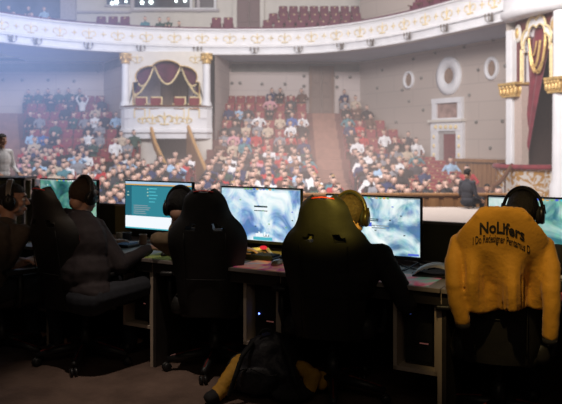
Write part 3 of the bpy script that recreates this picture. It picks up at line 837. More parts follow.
ORD = ['front', 'second', 'third', 'fourth', 'fifth', 'sixth', 'seventh', 'eighth', 'ninth', 'tenth', 'eleventh', 'twelfth', 'thirteenth', 'fourteenth', 'fifteenth', 'sixteenth', 'seventeenth', 'eighteenth', 'nineteenth', 'twentieth']
ORD += ['twenty-' + w for w in ('first', 'second', 'third', 'fourth', 'fifth', 'sixth', 'seventh', 'eighth', 'ninth')] + ['thirtieth'] + ['thirty-' + w for w in ('first', 'second', 'third', 'fourth', 'fifth', 'sixth', 'seventh', 'eighth', 'ninth')] + ['fortieth'] + ['forty-' + w for w in ('first', 'second', 'third', 'fourth', 'fifth', 'sixth', 'seventh', 'eighth', 'ninth')] + ['fiftieth']
ORDN = ['first'] + ORD[1:]
seats = []
for ri, Y in enumerate(ROWS):
    zf = rowfloor(Y)
    blocks = []
    lim = min(WR(Y) - .8, 15)
    if Y > 33.2:
        blocks.append(('left block', -14.5 + (39 - Y) * .42, min(-10.0 + (39.5 - Y) * .55, BOXL - .4) if Y > 36 else (BOXL - .4 if Y > 34.5 else -6.95)))
        blocks.append(('centre block', max(-3.2 if Y > 36 else BOXR + .4, -9), 1.5)); blocks.append(('right block', 3.15, lim))
    else:
        blocks.append(('left block', -12.5 * max(Y / 33., .62), -8.4 if Y > 30 else -8.4)); 
        (blocks.append(('middle block', -7.9, -3.6)) if Y < 31.6 else None); blocks.append(('centre block', -3.1, 1.5 if Y > 26 else 2.2))
        blocks.append(('right block', 3.1 if Y > 26 else 2.8, min(lim, 7.6)))
    for bn, x0, x1 in blocks:
        n = int((x1 - x0) / .56); off = (x1 - x0 - n * .56) / 2 + .28
        for i in range(n):
            x = x0 + off + i * .56
            px, py = proj((x, Y, zf + 1.2))
            if px < -14 or px > 576: continue
            if px > 474 and py < 200: continue
            seats.append(dict(x=x, Y=Y, z=zf, px=px, py=py, row=ri, block=bn, i=i))
# people seen in particular places (pixel, colour, pose)
FIX = [(24, 90, 'dark green', 1), (33, 90, 'dark green', 0), (44, 90, 'black', 1), (57, 90, 'dark green', 0), (65, 90, 'dark green', 4), (73, 90, 'dark green', 1),
       (81, 101, 'white', 5), (102, 98, 'charcoal', 0), (69, 110, 'black', 0), (19, 117, 'black', 0), (32, 119, 'grey', 4), (52, 122, 'dark green', 0), (26, 134, 'light blue', 0),
       (41, 134, 'bright blue', 1), (54, 132, 'black', 2), (86, 120, 'grey', 0), (98, 118, 'white', 1), (118, 116, 'light blue', 0), (91, 140, 'white', 0), (102, 137, 'grey', 0), (75, 154, 'light blue', 3),
       (95, 161, 'white', 0), (72, 166, 'white', 4), (249, 134, 'bright blue', 0), (260, 132, 'red', 0), (241, 112, 'light blue', 1), (227, 166, 'white', 0), (237, 147, 'beige', 4),
       (307, 115, 'white', 0), (355, 124, 'navy blue', 0), (364, 124, 'red', 1), (371, 98, 'black', 7), (358, 98, 'beige', 0), (349, 98, 'grey', 0), (339, 99, 'navy blue', 0), (358, 140, 'white', 4), (365, 140, 'red', 4), (286, 133, 'red', 0)]
for s in seats: s['occ'] = None
for px, py, c, k in FIX:
    b = min((s for s in seats if s['occ'] is None), key=lambda s: (s['px'] - px) ** 2 + 2 * (s['py'] - py) ** 2)
    b['occ'] = (k, c, 'dark' if random.random() < .75 else 'brown'); b['fix'] = True
rnd = random.Random(11)
W = [('black', 32), ('charcoal', 20), ('white', 10), ('grey', 11), ('navy blue', 12), ('bright blue', 1), ('light blue', 5), ('red', 4), ('dark green', 6), ('teal', 2), ('beige', 5), ('brown', 6), ('pink', 2)]
for s in seats:
    if s['occ']: continue
    px, py = s['px'], s['py']
    if s['block'] in ('left block',):
        pr = .0 if py < 97 else .05 if py < 112 else .25 if py < 126 else .5 if py < 150 else .88
        if px < 20 and py < 160: pr = .6 if py > 108 and px > 12 else 0.15
        if px > 95 and py > 112: pr = max(pr, .75)
    elif px > 420: pr = .22 if py < 185 else .55
    elif px > 395: pr = .6
    elif px > 335: pr = .42 if py < 150 else .9
    elif px > 210: pr = .45 if py < 110 else .66 if py < 150 else .93
    else: pr = .92
    if rnd.random() < pr:
        k = rnd.choices([0, 1, 2, 3, 4, 6, 7], [5, 4, 2, 2, 4, 1, 3])[0]
        s['occ'] = (k, rnd.choices([w[0] for w in W], [w[1] for w in W])[0], rnd.choices(['dark', 'brown', 'fair'], [78, 18, 4])[0])
# hidden behind the foreground?
OCCL = [(39, 179, 100, 260), (123, 181, 192, 260), (221, 187, 300, 260), (324, 196, 420, 262), (486, 197, 562, 300), (31, 186, 62, 300), (68, 182, 98, 300), (0, 184, 26, 300), (166, 194, 222, 300), (300, 201, 350, 300), (336, 199, 367, 300), (502, 195, 545, 300), (447, 206, 540, 300),
        (155, 108, 209, 112)]
def hidden(px, py):
    return px < -3 or px > 565 or any(a <= px <= c and b <= py <= d for a, b, c, d in OCCL) or (py > 205 and px > 395)
def pick(lst, n):
    lst.sort(key=lambda s: (hidden(s['px'], s['py'] + 0), s['Y'])); return lst[:n], lst[n:]
nfront = {ri: (len(ROWS) - 1 - ri) for ri in range(len(ROWS))}
people = [s for s in seats if s['occ']]
vis = [s for s in people if not hidden(s['px'], s['py'])]
vis.sort(key=lambda s: s['Y']); indiv = vis[:300]; ids = {id(s) for s in indiv}
restp = [s for s in people if id(s) not in ids]
def rowname(ri, d='back'):
    return 'back row' if ri == 0 else (ORD[ri] + ' row from the back')
for s in indiv + [s for s in restp if s.get('fix')]: pass
def jit(s): r = random.Random(int(s['x'] * 100) * 31 + s['row']); return r.uniform(-.05, .05), r.uniform(-.05, .03), r.uniform(-.35, .35), r.uniform(.96, 1.06) * (1.17 if s['Y'] < 34 else 1.08)
LINKED = {}
for s in indiv:
    k, c, h = s['occ']; a, b, r, sc = jit(s)
    o = bpy.data.objects.new('person', spec_data(k, c, h)); C.objects.link(o)
    o.location = (s['x'] + a, s['Y'] + b, s['z']); o.rotation_euler = (0, 0, r - math.atan2(s['x'], s['Y']) * .6); o.scale = (sc, sc, sc)
    rn = 'row %d from the back' % (s['row'] + 1)
    tag(o, f"{h}-haired person in {c}, {POSE_TXT[k]}, {s['block']}, {ORDN[s['row']]} row from back, {ORDN[s['i']]}", 'person', 'seated spectators in the stalls')
# the others, too many to count, as one mesh
def join_many(items, name):
    verts, faces, mis, mats = [], [], [], []
    for me, Mx in items:
        b0 = len(verts); idx = []
        for m in me.materials:
            if m not in mats: mats.append(m)
            idx.append(mats.index(m))
        verts += [tuple(Mx @ v.co) for v in me.vertices]
        for p in me.polygons: faces.append([b0 + i for i in p.vertices]); mis.append(idx[p.material_index])
    me = bpy.data.meshes.new(name); me.from_pydata(verts, [], faces)
    for m in mats: me.materials.append(m)
    me.polygons.foreach_set('material_index', mis); me.polygons.foreach_set('use_smooth', [True] * len(faces)); me.update()
    return me
items = []
for s in restp:
    k, c, h = s['occ']; a, b, r, sc = jit(s)
    Mx = Matrix.Translation((s['x'] + a, s['Y'] + b, s['z'])) @ Matrix.Rotation(r - math.atan2(s['x'], s['Y']) * .6, 4, 'Z') @ Matrix.Scale(sc, 4)
    items.append((spec_data(k, c, h), Mx))
o = obj('seated_crowd', join_many(items, 'seated_crowd')); tag(o, 'rest of the crowd seated in the farthest rows of the stalls', 'crowd', kind='stuff')
# seats: empty ones first
for s in seats: s['vis'] = not hidden(s['px'], s['py'] + 6)
emp = [s for s in seats if not s['occ'] and s['vis']]; emp.sort(key=lambda s: s['Y'])
occ = [s for s in seats if s['occ'] and s['vis'] and s['Y'] > 33]; occ.sort(key=lambda s: s['Y'])
si = (emp + occ)[:300]; ids = {id(s) for s in si}
for s in si:
    o = bpy.data.objects.new('theatre_seat', SEAT[1 if s['occ'] else 0]); C.objects.link(o)
    o.location = (s['x'], s['Y'] + (.1 if s['occ'] else 0), s['z'])
    tag(o, f"{'occupied' if s['occ'] else 'empty'} red plush theatre seat, {s['block']}, {ORDN[s['row']]} row from back, {ORDN[s['i']]} in row", 'seat', 'red theatre seats in the stalls')
items = [(SEAT[1 if s['occ'] else 0], Matrix.Translation((s['x'], s['Y'] + (.1 if s['occ'] else 0), s['z']))) for s in seats if id(s) not in ids]
o = obj('theatre_seating', join_many(items, 'theatre_seating')); tag(o, 'remaining red seats under and between the crowd', 'seats', kind='stuff')
# balcony seats and people
def bseat(px, Y, z, lab):
    o = bpy.data.objects.new('balcony_seat', SEATB); C.objects.link(o); o.location = ((px - CX) / F * Y, Y, z)
    tag(o, lab, 'seat', 'maroon seats on the balcony')
rows_b = [(37.4, 6.78, 262, 372), (38.3, 7.28, 262, 374), (39.2, 7.82, 268, 373), (40.1, 8.4, 278, 371)]
for r, (Y, z, a, b) in enumerate(rows_b):
    n = int((b - a) / (.58 / Y * F))
    for i in range(n): bseat(a + (i + .5) * (b - a) / n, Y, z, f"empty maroon seat on the balcony centre, {['front', 'second', 'third', 'top'][r]} row, {ORDN[i]} from the left")
bm = NB()
for r, (Y, z, a, b) in enumerate(rows_b[1:]):
    box(bm, ((a + b) / 2 * Y / F - CX / F * Y, Y + .2, (z + 6.7) / 2), ((b - a) / F * Y + .3, .9, z - 6.7))
struct('floor_balcony', bm, M['hallfloor'])
for r, (Y, z, a, b) in enumerate([(37.3, 7.3, 94, 130), (37.6, 7.3, 210, 234)]):
    n = int((b - a) / (.58 / Y * F))
    for i in range(n): bseat(a + (i + .5) * (b - a) / n, Y, z, f"empty maroon seat on the balcony {['left of the seated pair', 'left of the mauve door'][r]}, {ORDN[i]} from the left")
for r, (pA, pB, n, z) in enumerate([(V((6.35, 33.2, 0)), V((9.3, 28.2, 0)), 9, 6.78), (V((7.0, 34.2, 0)), V((10.3, 28.4, 0)), 10, 7.3), (V((7.8, 34.8, 0)), V((11.2, 28.8, 0)), 10, 7.8)]):
    for i in range(n):
        p = pA.lerp(pB, i / (n - 1)); z = [7.45, 8.0, 8.55][r]; o = bpy.data.objects.new('balcony_seat', SEATB); C.objects.link(o); o.location = (p.x, p.y, z); o.rotation_euler = (0, 0, -1.0)
        tag(o, f"empty maroon seat on the right balcony arm, {['front', 'second', 'third'][r]} row, {ORDN[i]} from the back corner", 'seat', 'maroon seats on the balcony')
for i, (px, Y, z, c) in enumerate([(145, 37.2, 6.95, 'teal'), (160, 37.2, 6.9, 'dark green'), (168, 37.3, 6.95, 'dark green'), (179, 37.2, 6.7, 'black'),
                                   (4, 35.5, 6.9, 'black'), (13, 36, 7.0, 'light blue'), (22, 36.3, 6.9, 'charcoal'), (32, 36.8, 7.1, 'grey'), (40, 37, 6.9, 'black'), (49, 37.2, 6.95, 'teal'), (9, 38, 7.7, 'charcoal'), (28, 38.2, 7.7, 'black'), (44, 38.4, 7.7, 'light blue')]):
    o = bpy.data.objects.new('person', spec_data([0, 4, 1][i % 3], c, 'dark')); C.objects.link(o); o.location = ((px - CX) / F * Y, Y, z)
    tag(o, f"person in {c} seated on the balcony, " + (f"{['first', 'second', 'third', 'fourth'][i]} of four below the booth window" if i < 4 else f"{ORDN[i - 4]} of the group at the far left"), 'person', 'people on the balcony')
SC = globals()

# ================================================================== DESKS (on the stage)
DX, DB = V((.874, -.487, 0)), V((.487, .874, 0)); D0 = V((.86, 3.78, 0)); DZ = .742; DH = math.atan2(-.487, .874)
def D(t, dep, z=DZ): return D0 + DX * t + DB * dep + V((0, 0, z))
def at_desk(px, dep):
    r = (px - CX) / F; o = D0 + DB * dep; return (r * o.y - o.x) / (DX.x - r * DX.y)
# desk frame: local x along the line, y away from the players
SEATN = ['far left player', 'player with the dark hood', 'player behind the second chair', 'player with the olive headset', 'player under the yellow jacket']
WID = 1.0
for k, t in enumerate((-4, -3, -2, -1, 0)):
    p = D(t, 0, 0)
    e = empty('gaming_desk', p, DH, ['grey topped desk at the far left end of the row', 'grey topped desk in front of the player with the dark hood', 'grey topped desk between the second and third gaming chairs',
        'grey topped desk with the cubby left of the yellow jacket', 'grey topped desk behind the yellow jacket at the right'][k], 'desk', 'desks in the row')
    bm = NB(); box(bm, (.5, .425, DZ - .0125), (.996, .85, .025), bev=.004); obj('desk_top', bm, M['desktop'], e)
    bm = NB(); box(bm, (.5, .03, DZ - .06), (.99, .02, .07)); obj('apron', bm, M['deskedge'], e)
    for x in (.012, .988):
        bm = NB(); box(bm, (x, .42, (DZ - .025) / 2), (.024, .78, DZ - .025)); obj('side_panel', bm, M['ply'] if x > .5 else M['deskedge'], e)
    bm = NB(); w0, w1, z0, z1, d0, d1 = .715, .975, .25, .680, .05, .50
    th = .022
    box(bm, ((w0 + w1) / 2, (d0 + d1) / 2, z1 - th / 2), (w1 - w0, d1 - d0, th)); box(bm, ((w0 + w1) / 2, (d0 + d1) / 2, z0 + th / 2), (w1 - w0, d1 - d0, th))
    box(bm, (w0 + th / 2, (d0 + d1) / 2, (z0 + z1) / 2), (th, d1 - d0, z1 - z0)); box(bm, (w1 - th / 2, (d0 + d1) / 2, (z0 + z1) / 2), (th, d1 - d0, z1 - z0))
    obj('cubby', bm, M['ply'], e)
    # computer tower
    c = empty('computer_tower', D(t + .845, .30, .25 + .022) - V((0, 0, 0)), DH, 'black computer tower in the cubby of the ' + ['far left desk', 'desk of the player with the dark hood', 'desk between the second and third gaming chairs', 'desk left of the yellow jacket', 'desk behind the yellow jacket'][k], 'computer', 'computers under the desks')
    bm = NB(); box(bm, (0, 0, .185), (.17, .36, .36), bev=.008); obj('case', bm, M['black'], c)
    bm = NB(); box(bm, (0, -.182, .19), (.15, .012, .33), bev=.004)
    for i in range(5): box(bm, (0, -.19, .10 + i * .012), (.10, .004, .005))
    obj('front_panel', bm, M['blackmatte'], c)
    bm = NB(); ellip(bm, (-.05, -.19, .29 if k != 2 else .17), (.006, .004, .006), seg=8, rings=6); obj('power_light', bm, emat('blue_led%d' % k, (.15, .25, 1.), 5 if k == 2 else .12), c)
    bm = NB(); box(bm, (.03, -.19, .13), (.05, .003, .008)); obj('badge', bm, emat('badge%d' % k, (.35, .12, .10), .25), c)
# privacy panel
bm = NB(); a, b = D(-4.3, .97, 0), D(1.6, .97, 0)
e = empty('privacy_panel', a, DH, 'long dark olive panel standing behind the row of desks', 'panel')
L = (b - a).length
bm = NB(); box(bm, (L / 2, 0, .49), (L, .03, .98)); obj('board', bm, M['panel'], e)
bm = NB(); box(bm, (L / 2, 0, .985), (L, .045, .018)); obj('top_strip', bm, mat('panel_edge', (.20, .17, .14), .5), e)

# ---- screens
def game_mat(name, seed, a, b_, c, d, s=1.25, estr=1.0):
    m, nt, b = new_mat(name); L = nt.links.new
    b.inputs['Base Color'].default_value = (0, 0, 0, 1); b.inputs['Roughness'].default_value = .35
    tc = nt.nodes.new('ShaderNodeTexCoord'); mp = nt.nodes.new('ShaderNodeMapping'); mp.inputs['Location'].default_value = (seed, seed * .7, 0)
    n = nt.nodes.new('ShaderNodeTexNoise'); n.inputs['Scale'].default_value = 5.; n.inputs['Detail'].default_value = 4; n.inputs['Distortion'].default_value = 1.2
    r = nt.nodes.new('ShaderNodeValToRGB'); e = r.color_ramp.elements
    e[0].position = .36; e[0].color = a + (1,); e[1].position = .66; e[1].color = d + (1,)
    x = r.color_ramp.elements.new(.46); x.color = b_ + (1,); x = r.color_ramp.elements.new(.55); x.color = c + (1,)
    n2 = nt.nodes.new('ShaderNodeTexNoise'); n2.inputs['Scale'].default_value = 22.; n2.inputs['Detail'].default_value = 3
    mx = nt.nodes.new('ShaderNodeMixRGB'); mx.blend_type = 'OVERLAY'; mx.inputs[0].default_value = .35
    L(tc.outputs['Object'], mp.inputs['Vector']); L(mp.outputs['Vector'], n.inputs['Vector']); L(mp.outputs['Vector'], n2.inputs['Vector'])
    L(n.outputs['Fac'], r.inputs['Fac']); L(r.outputs['Color'], mx.inputs[1]); L(n2.outputs['Color'], mx.inputs[2])
    L(mx.outputs[0], b.inputs['Emission Color']); b.inputs['Emission Strength'].default_value = estr
    return m
U = {k: emat('ui_' + k, c, s) for k, (c, s) in {'white': ((.9, .95, 1), 1.0), 'dark': ((.03, .06, .07), .8), 'blue': ((.10, .16, .75), .9), 'green': ((.25, .55, .2), .8), 'orange': ((.9, .5, .12), .8),
     'teal': ((.03, .20, .26), 1.), 'tealdark': ((.02, .13, .18), 1.), 'cyan': ((.10, .55, .65), .9), 'palegreen': ((.55, .75, .60), .8), 'paleblue': ((.42, .60, .80), 1.), 'grey': ((.35, .42, .45), .8)}.items()}
MW, MH = .675, .405
def monitor(t, dep, ztop, label, screen, ui, rot=0.):
    base = D(t, dep, DZ)
    e = empty('monitor', base, DH + rot, label, 'monitor', 'monitors along the desks')
    zt = ztop - DZ; zb = zt - MH
    bm = NB(); box(bm, (0, .012, (zt + zb) / 2), (MW, .03, MH), bev=.006); box(bm, (0, .04, (zt + zb) / 2 - .02), (MW * .55, .04, MH * .6), bev=.015)
    fr = obj('housing', bm, M['bezel'], e)
    bm = NB(); bz = .010; sw, sh = MW - 2 * bz, MH - 2 * bz - .012
    cz = zt - bz - sh / 2
    quad(bm, [(-sw / 2, 0, -sh / 2), (sw / 2, 0, -sh / 2), (sw / 2, 0, sh / 2), (-sw / 2, 0, sh / 2)])
    mats = [screen]
    for x0, y0, x1, y1, col in ui:                          # fractions, y from the top
        if U[col] not in mats: mats.append(U[col])
        X0, X1 = -sw / 2 + x0 * sw, -sw / 2 + x1 * sw; Z0, Z1 = sh / 2 - y1 * sh, sh / 2 - y0 * sh
        yy = -.0012 - .0002 * (len(bm.faces) % 7)
        quad(bm, [(X0, yy, Z0), (X1, yy, Z0), (X1, yy, Z1), (X0, yy, Z1)], mats.index(U[col]))
    s = obj('screen', bm, mats, e); s.location = (0, -.0045, cz)
    bm = NB(); box(bm, (0, .07, (zb + .12) / 2 + .02), (.06, .025, zb + .16), bev=.006); box(bm, (0, .05, zb + .12), (.1, .05, .1), bev=.01)
    st = obj('stand', bm, M['bezel'], e)
    for sx in (-1, 1):
        bm = NB(); tube(bm, [(sx * .02, .07, .018), (sx * .19, -.14, .010)], [.014, .008], 8); obj('stand_foot', bm, M['silver'], e)
    bm = NB(); ellip(bm, (0, .05, .03), (.03, .02, .014)); obj('red_light', bm, emat('red_glow', (.9, .03, .05), .8), e)
    return e
rr = random.Random(3)
def hud(seed, dark=False):
    q = random.Random(seed); ui = []
    ui.append((0, 0, 1, .018, 'grey')); ui += [(.30 + i * .04, .0, .325 + i * .04, .03, q.choice(['green', 'orange', 'blue', 'white', 'cyan'])) for i in range(10)]
    ui += [(.0, .84, .10, 1., 'tealdark'), (.42, .93, .66, .99, 'cyan'), (.45, .86, .52, .92, 'white'), (.55, .88, .62, .92, 'grey'), (.88, .95, .99, .985, 'blue')]
    for _ in range(10): x, y = q.uniform(.1, .9), q.uniform(.1, .8); ui.append((x, y, x + .02, y + .018, q.choice(['white', 'dark', 'green', 'blue'])))
    return ui
ice = game_mat('snowy_game_map', 3.1, (.10, .22, .46), (.33, .52, .74), (.66, .80, .86), (.92, .97, .97), estr=1.05)
ice2 = game_mat('frozen_game_map', 8.4, (.09, .20, .36), (.32, .50, .60), (.64, .78, .80), (.90, .96, .95), estr=1.05)
ice3 = game_mat('green_game_map', 15.2, (.05, .20, .24), (.22, .50, .46), (.50, .75, .66), (.80, .93, .90), estr=.85)
grn = game_mat('forest_game_map', 22.7, (.02, .09, .10), (.06, .24, .22), (.16, .42, .34), (.45, .68, .60), estr=.75)
doc = emat('teal_page', (.035, .235, .30), 1.)
monitor(at_desk(68, .6), .6, 1.224, 'monitor with a dark green game map left of the hooded player', grn, hud(1))
ui = [(0, 0, 1, .05, 'paleblue'), (0, .05, 1, .075, 'orange'), (0, .075, 1, .10, 'tealdark'), (0, .10, .10, .73, 'tealdark'), (.77, .10, .79, .73, 'cyan'), (.79, .075, 1, .73, 'teal'), (0, .73, 1, .975, 'white'), (0, .975, 1, 1, 'cyan')]
for i in range(3):
    for w, (a, b) in enumerate(((.03, .06), (.34, .36))): ui.append((a, .14 + .07 * i, b, .165 + .07 * i, 'palegreen'))
for i in range(5): ui.append((.37, .13 + .07 * i, .37 + [.12, .10, .13, .11, .09][i], .15 + .07 * i, 'cyan'))
for i in range(5): ui.append((.13, .50 + .042 * i, .13 + [.22, .26, .24, .18, .20][i], .515 + .042 * i, 'grey'))
for i in range(2): ui.append((.68, .50 + .05 * i, .75, .515 + .05 * i, 'palegreen'))
monitor(at_desk(158, .6), .6, 1.233, 'monitor showing a teal page with a white strip at the bottom', doc, ui)
ui = hud(2) + [(.43, .33, .60, .36, 'dark'), (.45, .37, .58, .41, 'white'), (.43, .42, .60, .435, 'dark')] + [(.45 + i * .035, .86 - (i % 2) * .03, .47 + i * .035, .91, 'white') for i in range(5)]
monitor(at_desk(260, .6), .6, 1.213, 'monitor with a bright snowy game map between the second and third gaming chairs', ice, ui)
ui = hud(5) + [(.40, .38, .57, .395, 'dark'), (.40, .41, .57, .425, 'dark'), (.40, .38, .405, .425, 'dark'), (.565, .38, .57, .425, 'dark'), (.43, .45, .50, .52, 'blue'), (.50, .49, .68, .51, 'grey'), (.50, .53, .65, .55, 'grey')]
monitor(at_desk(372, .6), .6, 1.185, 'monitor with a snowy game map right of the olive headset', ice2, ui)
ui = hud(9) + [(.30, .50, .42, .52, 'dark'), (.33, .53, .40, .60, 'blue')]
monitor(at_desk(546, .6), .6, 1.214, 'monitor with a green tinted game map at the right edge', ice3, ui)

# ---- keyboards, mice, pads
def keyboard(t, dep, label, rot=0., key=None, tint=None):
    e = empty('keyboard', D(t, dep, DZ), DH + rot, label, 'keyboard', 'keyboards on the desks')
    bm = NB(); box(bm, (0, 0, .012), (.44, .14, .022), bev=.006); obj('case', bm, M['black'], e)
    bm = NB()
    for r in range(6):
        x = -.208; q = random.Random(r)
        while x < .20:
            w = .0175 if not (r == 0 and abs(x) < .06) else .11
            box(bm, (x + w / 2, -.052 + r * .0205, .029), (w - .003, .0165, .012)); x += w + .0015
    obj('key_caps', bm, key or M['blackmatte'], e)
    return e
bluek = mat('blue_lit_keys', (.02, .03, .05), .5, emit=(.25, .45, .75), estr=.05)  # bluish light falling on the keys put in as faint emission
keyboard(at_desk(48, .28), .28, 'keyboard on the far left desk behind the first gaming chair', key=M['blackmatte'])
keyboard(at_desk(112, .36), .36, 'dark keyboard with a bluish sheen beside the hooded player', key=bluek)
keyboard(at_desk(249, .36), .36, 'black keyboard left of the pink mouse pad', .05)
keyboard(at_desk(352, .36), .36, 'keyboard hidden behind the headrest of the third gaming chair')
keyboard(at_desk(512, .36), .36, 'keyboard behind the yellow jacket')
def pad_mat(name, cols, s=3.):
    m, nt, b = new_mat(name); L = nt.links.new; b.inputs['Roughness'].default_value = .8
    tc = nt.nodes.new('ShaderNodeTexCoord'); n = nt.nodes.new('ShaderNodeTexNoise'); n.inputs['Scale'].default_value = s; n.inputs['Distortion'].default_value = 1.5
    r = nt.nodes.new('ShaderNodeValToRGB'); e = r.color_ramp.elements
    e[0].position = .33; e[0].color = cols[0] + (1,); e[1].position = .68; e[1].color = cols[-1] + (1,)
    for i, c in enumerate(cols[1:-1]): x = e.new(.33 + .35 * (i + 1) / (len(cols) - 1)); x.color = c + (1,)
    L(tc.outputs['Object'], n.inputs['Vector']); L(n.outputs['Fac'], r.inputs['Fac']); L(r.outputs['Color'], b.inputs['Base Color'])
    L(r.outputs['Color'], b.inputs['Emission Color']); b.inputs['Emission Strength'].default_value = .10
    return m
def mousepad(px, dep, w, d, label, cols, s=3.):
    bm = NB(); box(bm, (0, 0, .002), (w, d, .004), bev=.001); o = obj('mouse_pad', bm, pad_mat('pad_print', cols, s)); o.location = D(at_desk(px, dep), dep); o.rotation_euler = (0, 0, DH)
    tag(o, label, 'mouse pad', 'mouse pads on the desks')
mousepad(166, .14, .26, .24, 'greenish mouse pad under the hand of the hooded player', [(.10, .12, .04), (.35, .42, .10), (.18, .17, .12)])
mousepad(273, .155, .42, .29, 'pink and orange mouse pad between the second and third gaming chairs', [(.30, .04, .12), (.75, .12, .28), (.9, .40, .22), (.75, .45, .45), (.55, .5, .48)], 4)
mousepad(402, .17, .40, .30, 'mouse pad with pink and green glow left of the yellow jacket', [(.80, .05, .22), (.9, .25, .35), (.55, .55, .55), (.20, .70, .45), (.15, .45, .40)], 3.2)
mousepad(560, .17, .40, .30, 'red tinted mouse pad at the right edge of the picture', [(.5, .05, .05), (.6, .15, .12), (.35, .2, .2)])
def mouse(px, dep, label, m, rot=0.):
    e = empty('computer_mouse', D(at_desk(px, dep), dep, DZ + .004), DH + rot, label, 'mouse', 'mice on the desks')
    bm = NB(); ellip(bm, (0, 0, .010), (.031, .060, .026), seg=20, rings=12)
    for v in bm.verts: v.co.z = max(0, v.co.z); v.co.x *= 1 - .12 * math.exp(-(v.co.y / .02) ** 2)
    obj('shell', bm, m, e, True)
    bm = NB(); lathe(bm, [(0, -.004), (.008, -.004), (.008, .004), (0, .004)], (0, .03, .031), 12, R=Matrix.Rotation(PI / 2, 3, 'Y')); obj('scroll_wheel', bm, M['silver'], e)
    bm = NB(); tube(bm, [(0, .058, .008), (.01, .12, .003), (.04, .2, .003), (.03, .32, .003)], .0025, 6); obj('cable', bm, M['black'], e)
mouse(277, .20, 'mouse with a pale yellow shine on the pink mouse pad', mat('yellow_shine_mouse', (.30, .22, .12), .25))  # yellowish highlight put into the colour of the shell
mouse(167, .16, 'black mouse under the hand of the hooded player', M['black'])
mouse(386, .22, 'black mouse under the hand in front of the pink glow', M['black'])
mouse(556, .2, 'black mouse behind the right sleeve of the yellow jacket', M['black'])
# booklet and cables right of the third monitor
e = empty('open_booklet', D(at_desk(436, .36), .36, DZ), DH + .2, 'white booklet lying open on a dark cover left of the yellow jacket', 'booklet')
bm = NB(); box(bm, (0, 0, .008), (.26, .18, .014), bev=.004); obj('cover', bm, M['black'], e)
bm = NB(); rows = []
for j in range(2):
    rows.append([bm.verts.new((-.12 + .24 * i / 16, -.085 + .17 * j, .017 + .05 * math.sin(PI * i / 16) ** .8)) for i in range(17)])
for i in range(16): bm.faces.new((rows[0][i], rows[0][i + 1], rows[1][i + 1], rows[1][i]))
o = obj('page', bm, M['paper'], e, True); s = o.modifiers.new('s', 'SOLIDIFY'); s.thickness = .004; bake(o)
def cable(label, pts, r=.004, m='black'):
    P3 = [V(p) for p in pts]; out = []
    P4 = [P3[0] * 2 - P3[1]] + P3 + [P3[-1] * 2 - P3[-2]]
    for i in range(1, len(P4) - 2):
        for k in range(6):
            t = k / 6; a, b, c, d = P4[i - 1:i + 3]
            out.append(.5 * ((2 * b) + (c - a) * t + (2 * a - 5 * b + 4 * c - d) * t * t + (3 * b - a - 3 * c + d) * t ** 3))
    out.append(P3[-1]); bm = NB(); tube(bm, out, r, 6); return tag(obj('cable', bm, M[m], smooth=True), label, 'cable', 'cables on the desks')
def dp(px, dep, z=.006): return D(at_desk(px, dep), dep, DZ + z)
cable('black cable looping over the desk right of the third monitor foot', [dp(398, .62), dp(410, .50), dp(424, .47), dp(418, .62, .03), dp(432, .70), dp(440, .75)])
cable('black cable tangled near the white booklet', [dp(392, .45), dp(404, .40), dp(420, .58, .03), dp(436, .62), dp(428, .50)])
cable('grey cable curling behind the third monitor foot', [dp(405, .75), dp(415, .60, .03), dp(428, .56), dp(421, .44), dp(412, .36)], .0035, 'silver')
cable('black cable behind the pink mouse pad', [dp(262, .60), dp(270, .48), dp(284, .44), dp(292, .55), dp(300, .7)])
# small dark bits on the desk by the hooded player (cup and headset puck)
def pot(px, dep, label, r, h, m):
    bm = NB(); lathe(bm, [(0, 0), (r * .8, 0), (r, h * .1), (r, h * .9), (r * 1.06, h), (r * .9, h), (r * .85, h * .15), (0, h * .12)], (0, 0, 0), 20); o = obj('cup', bm, m, smooth=True); o.location = dp(px, dep, 0); tag(o, label, 'cup', 'cups behind the keyboards')
pot(127, .50, 'dark cup standing behind the bluish keyboard', .035, .085, M['black'])
pot(143, .50, 'brown cup in front of the teal page monitor', .03, .08, mat('brown_cup', (.16, .09, .05), .4))
pot(120, .56, 'pale cup behind the bluish keyboard, left of the dark cup', .03, .07, mat('pale_cup', (.4, .3, .2), .4))

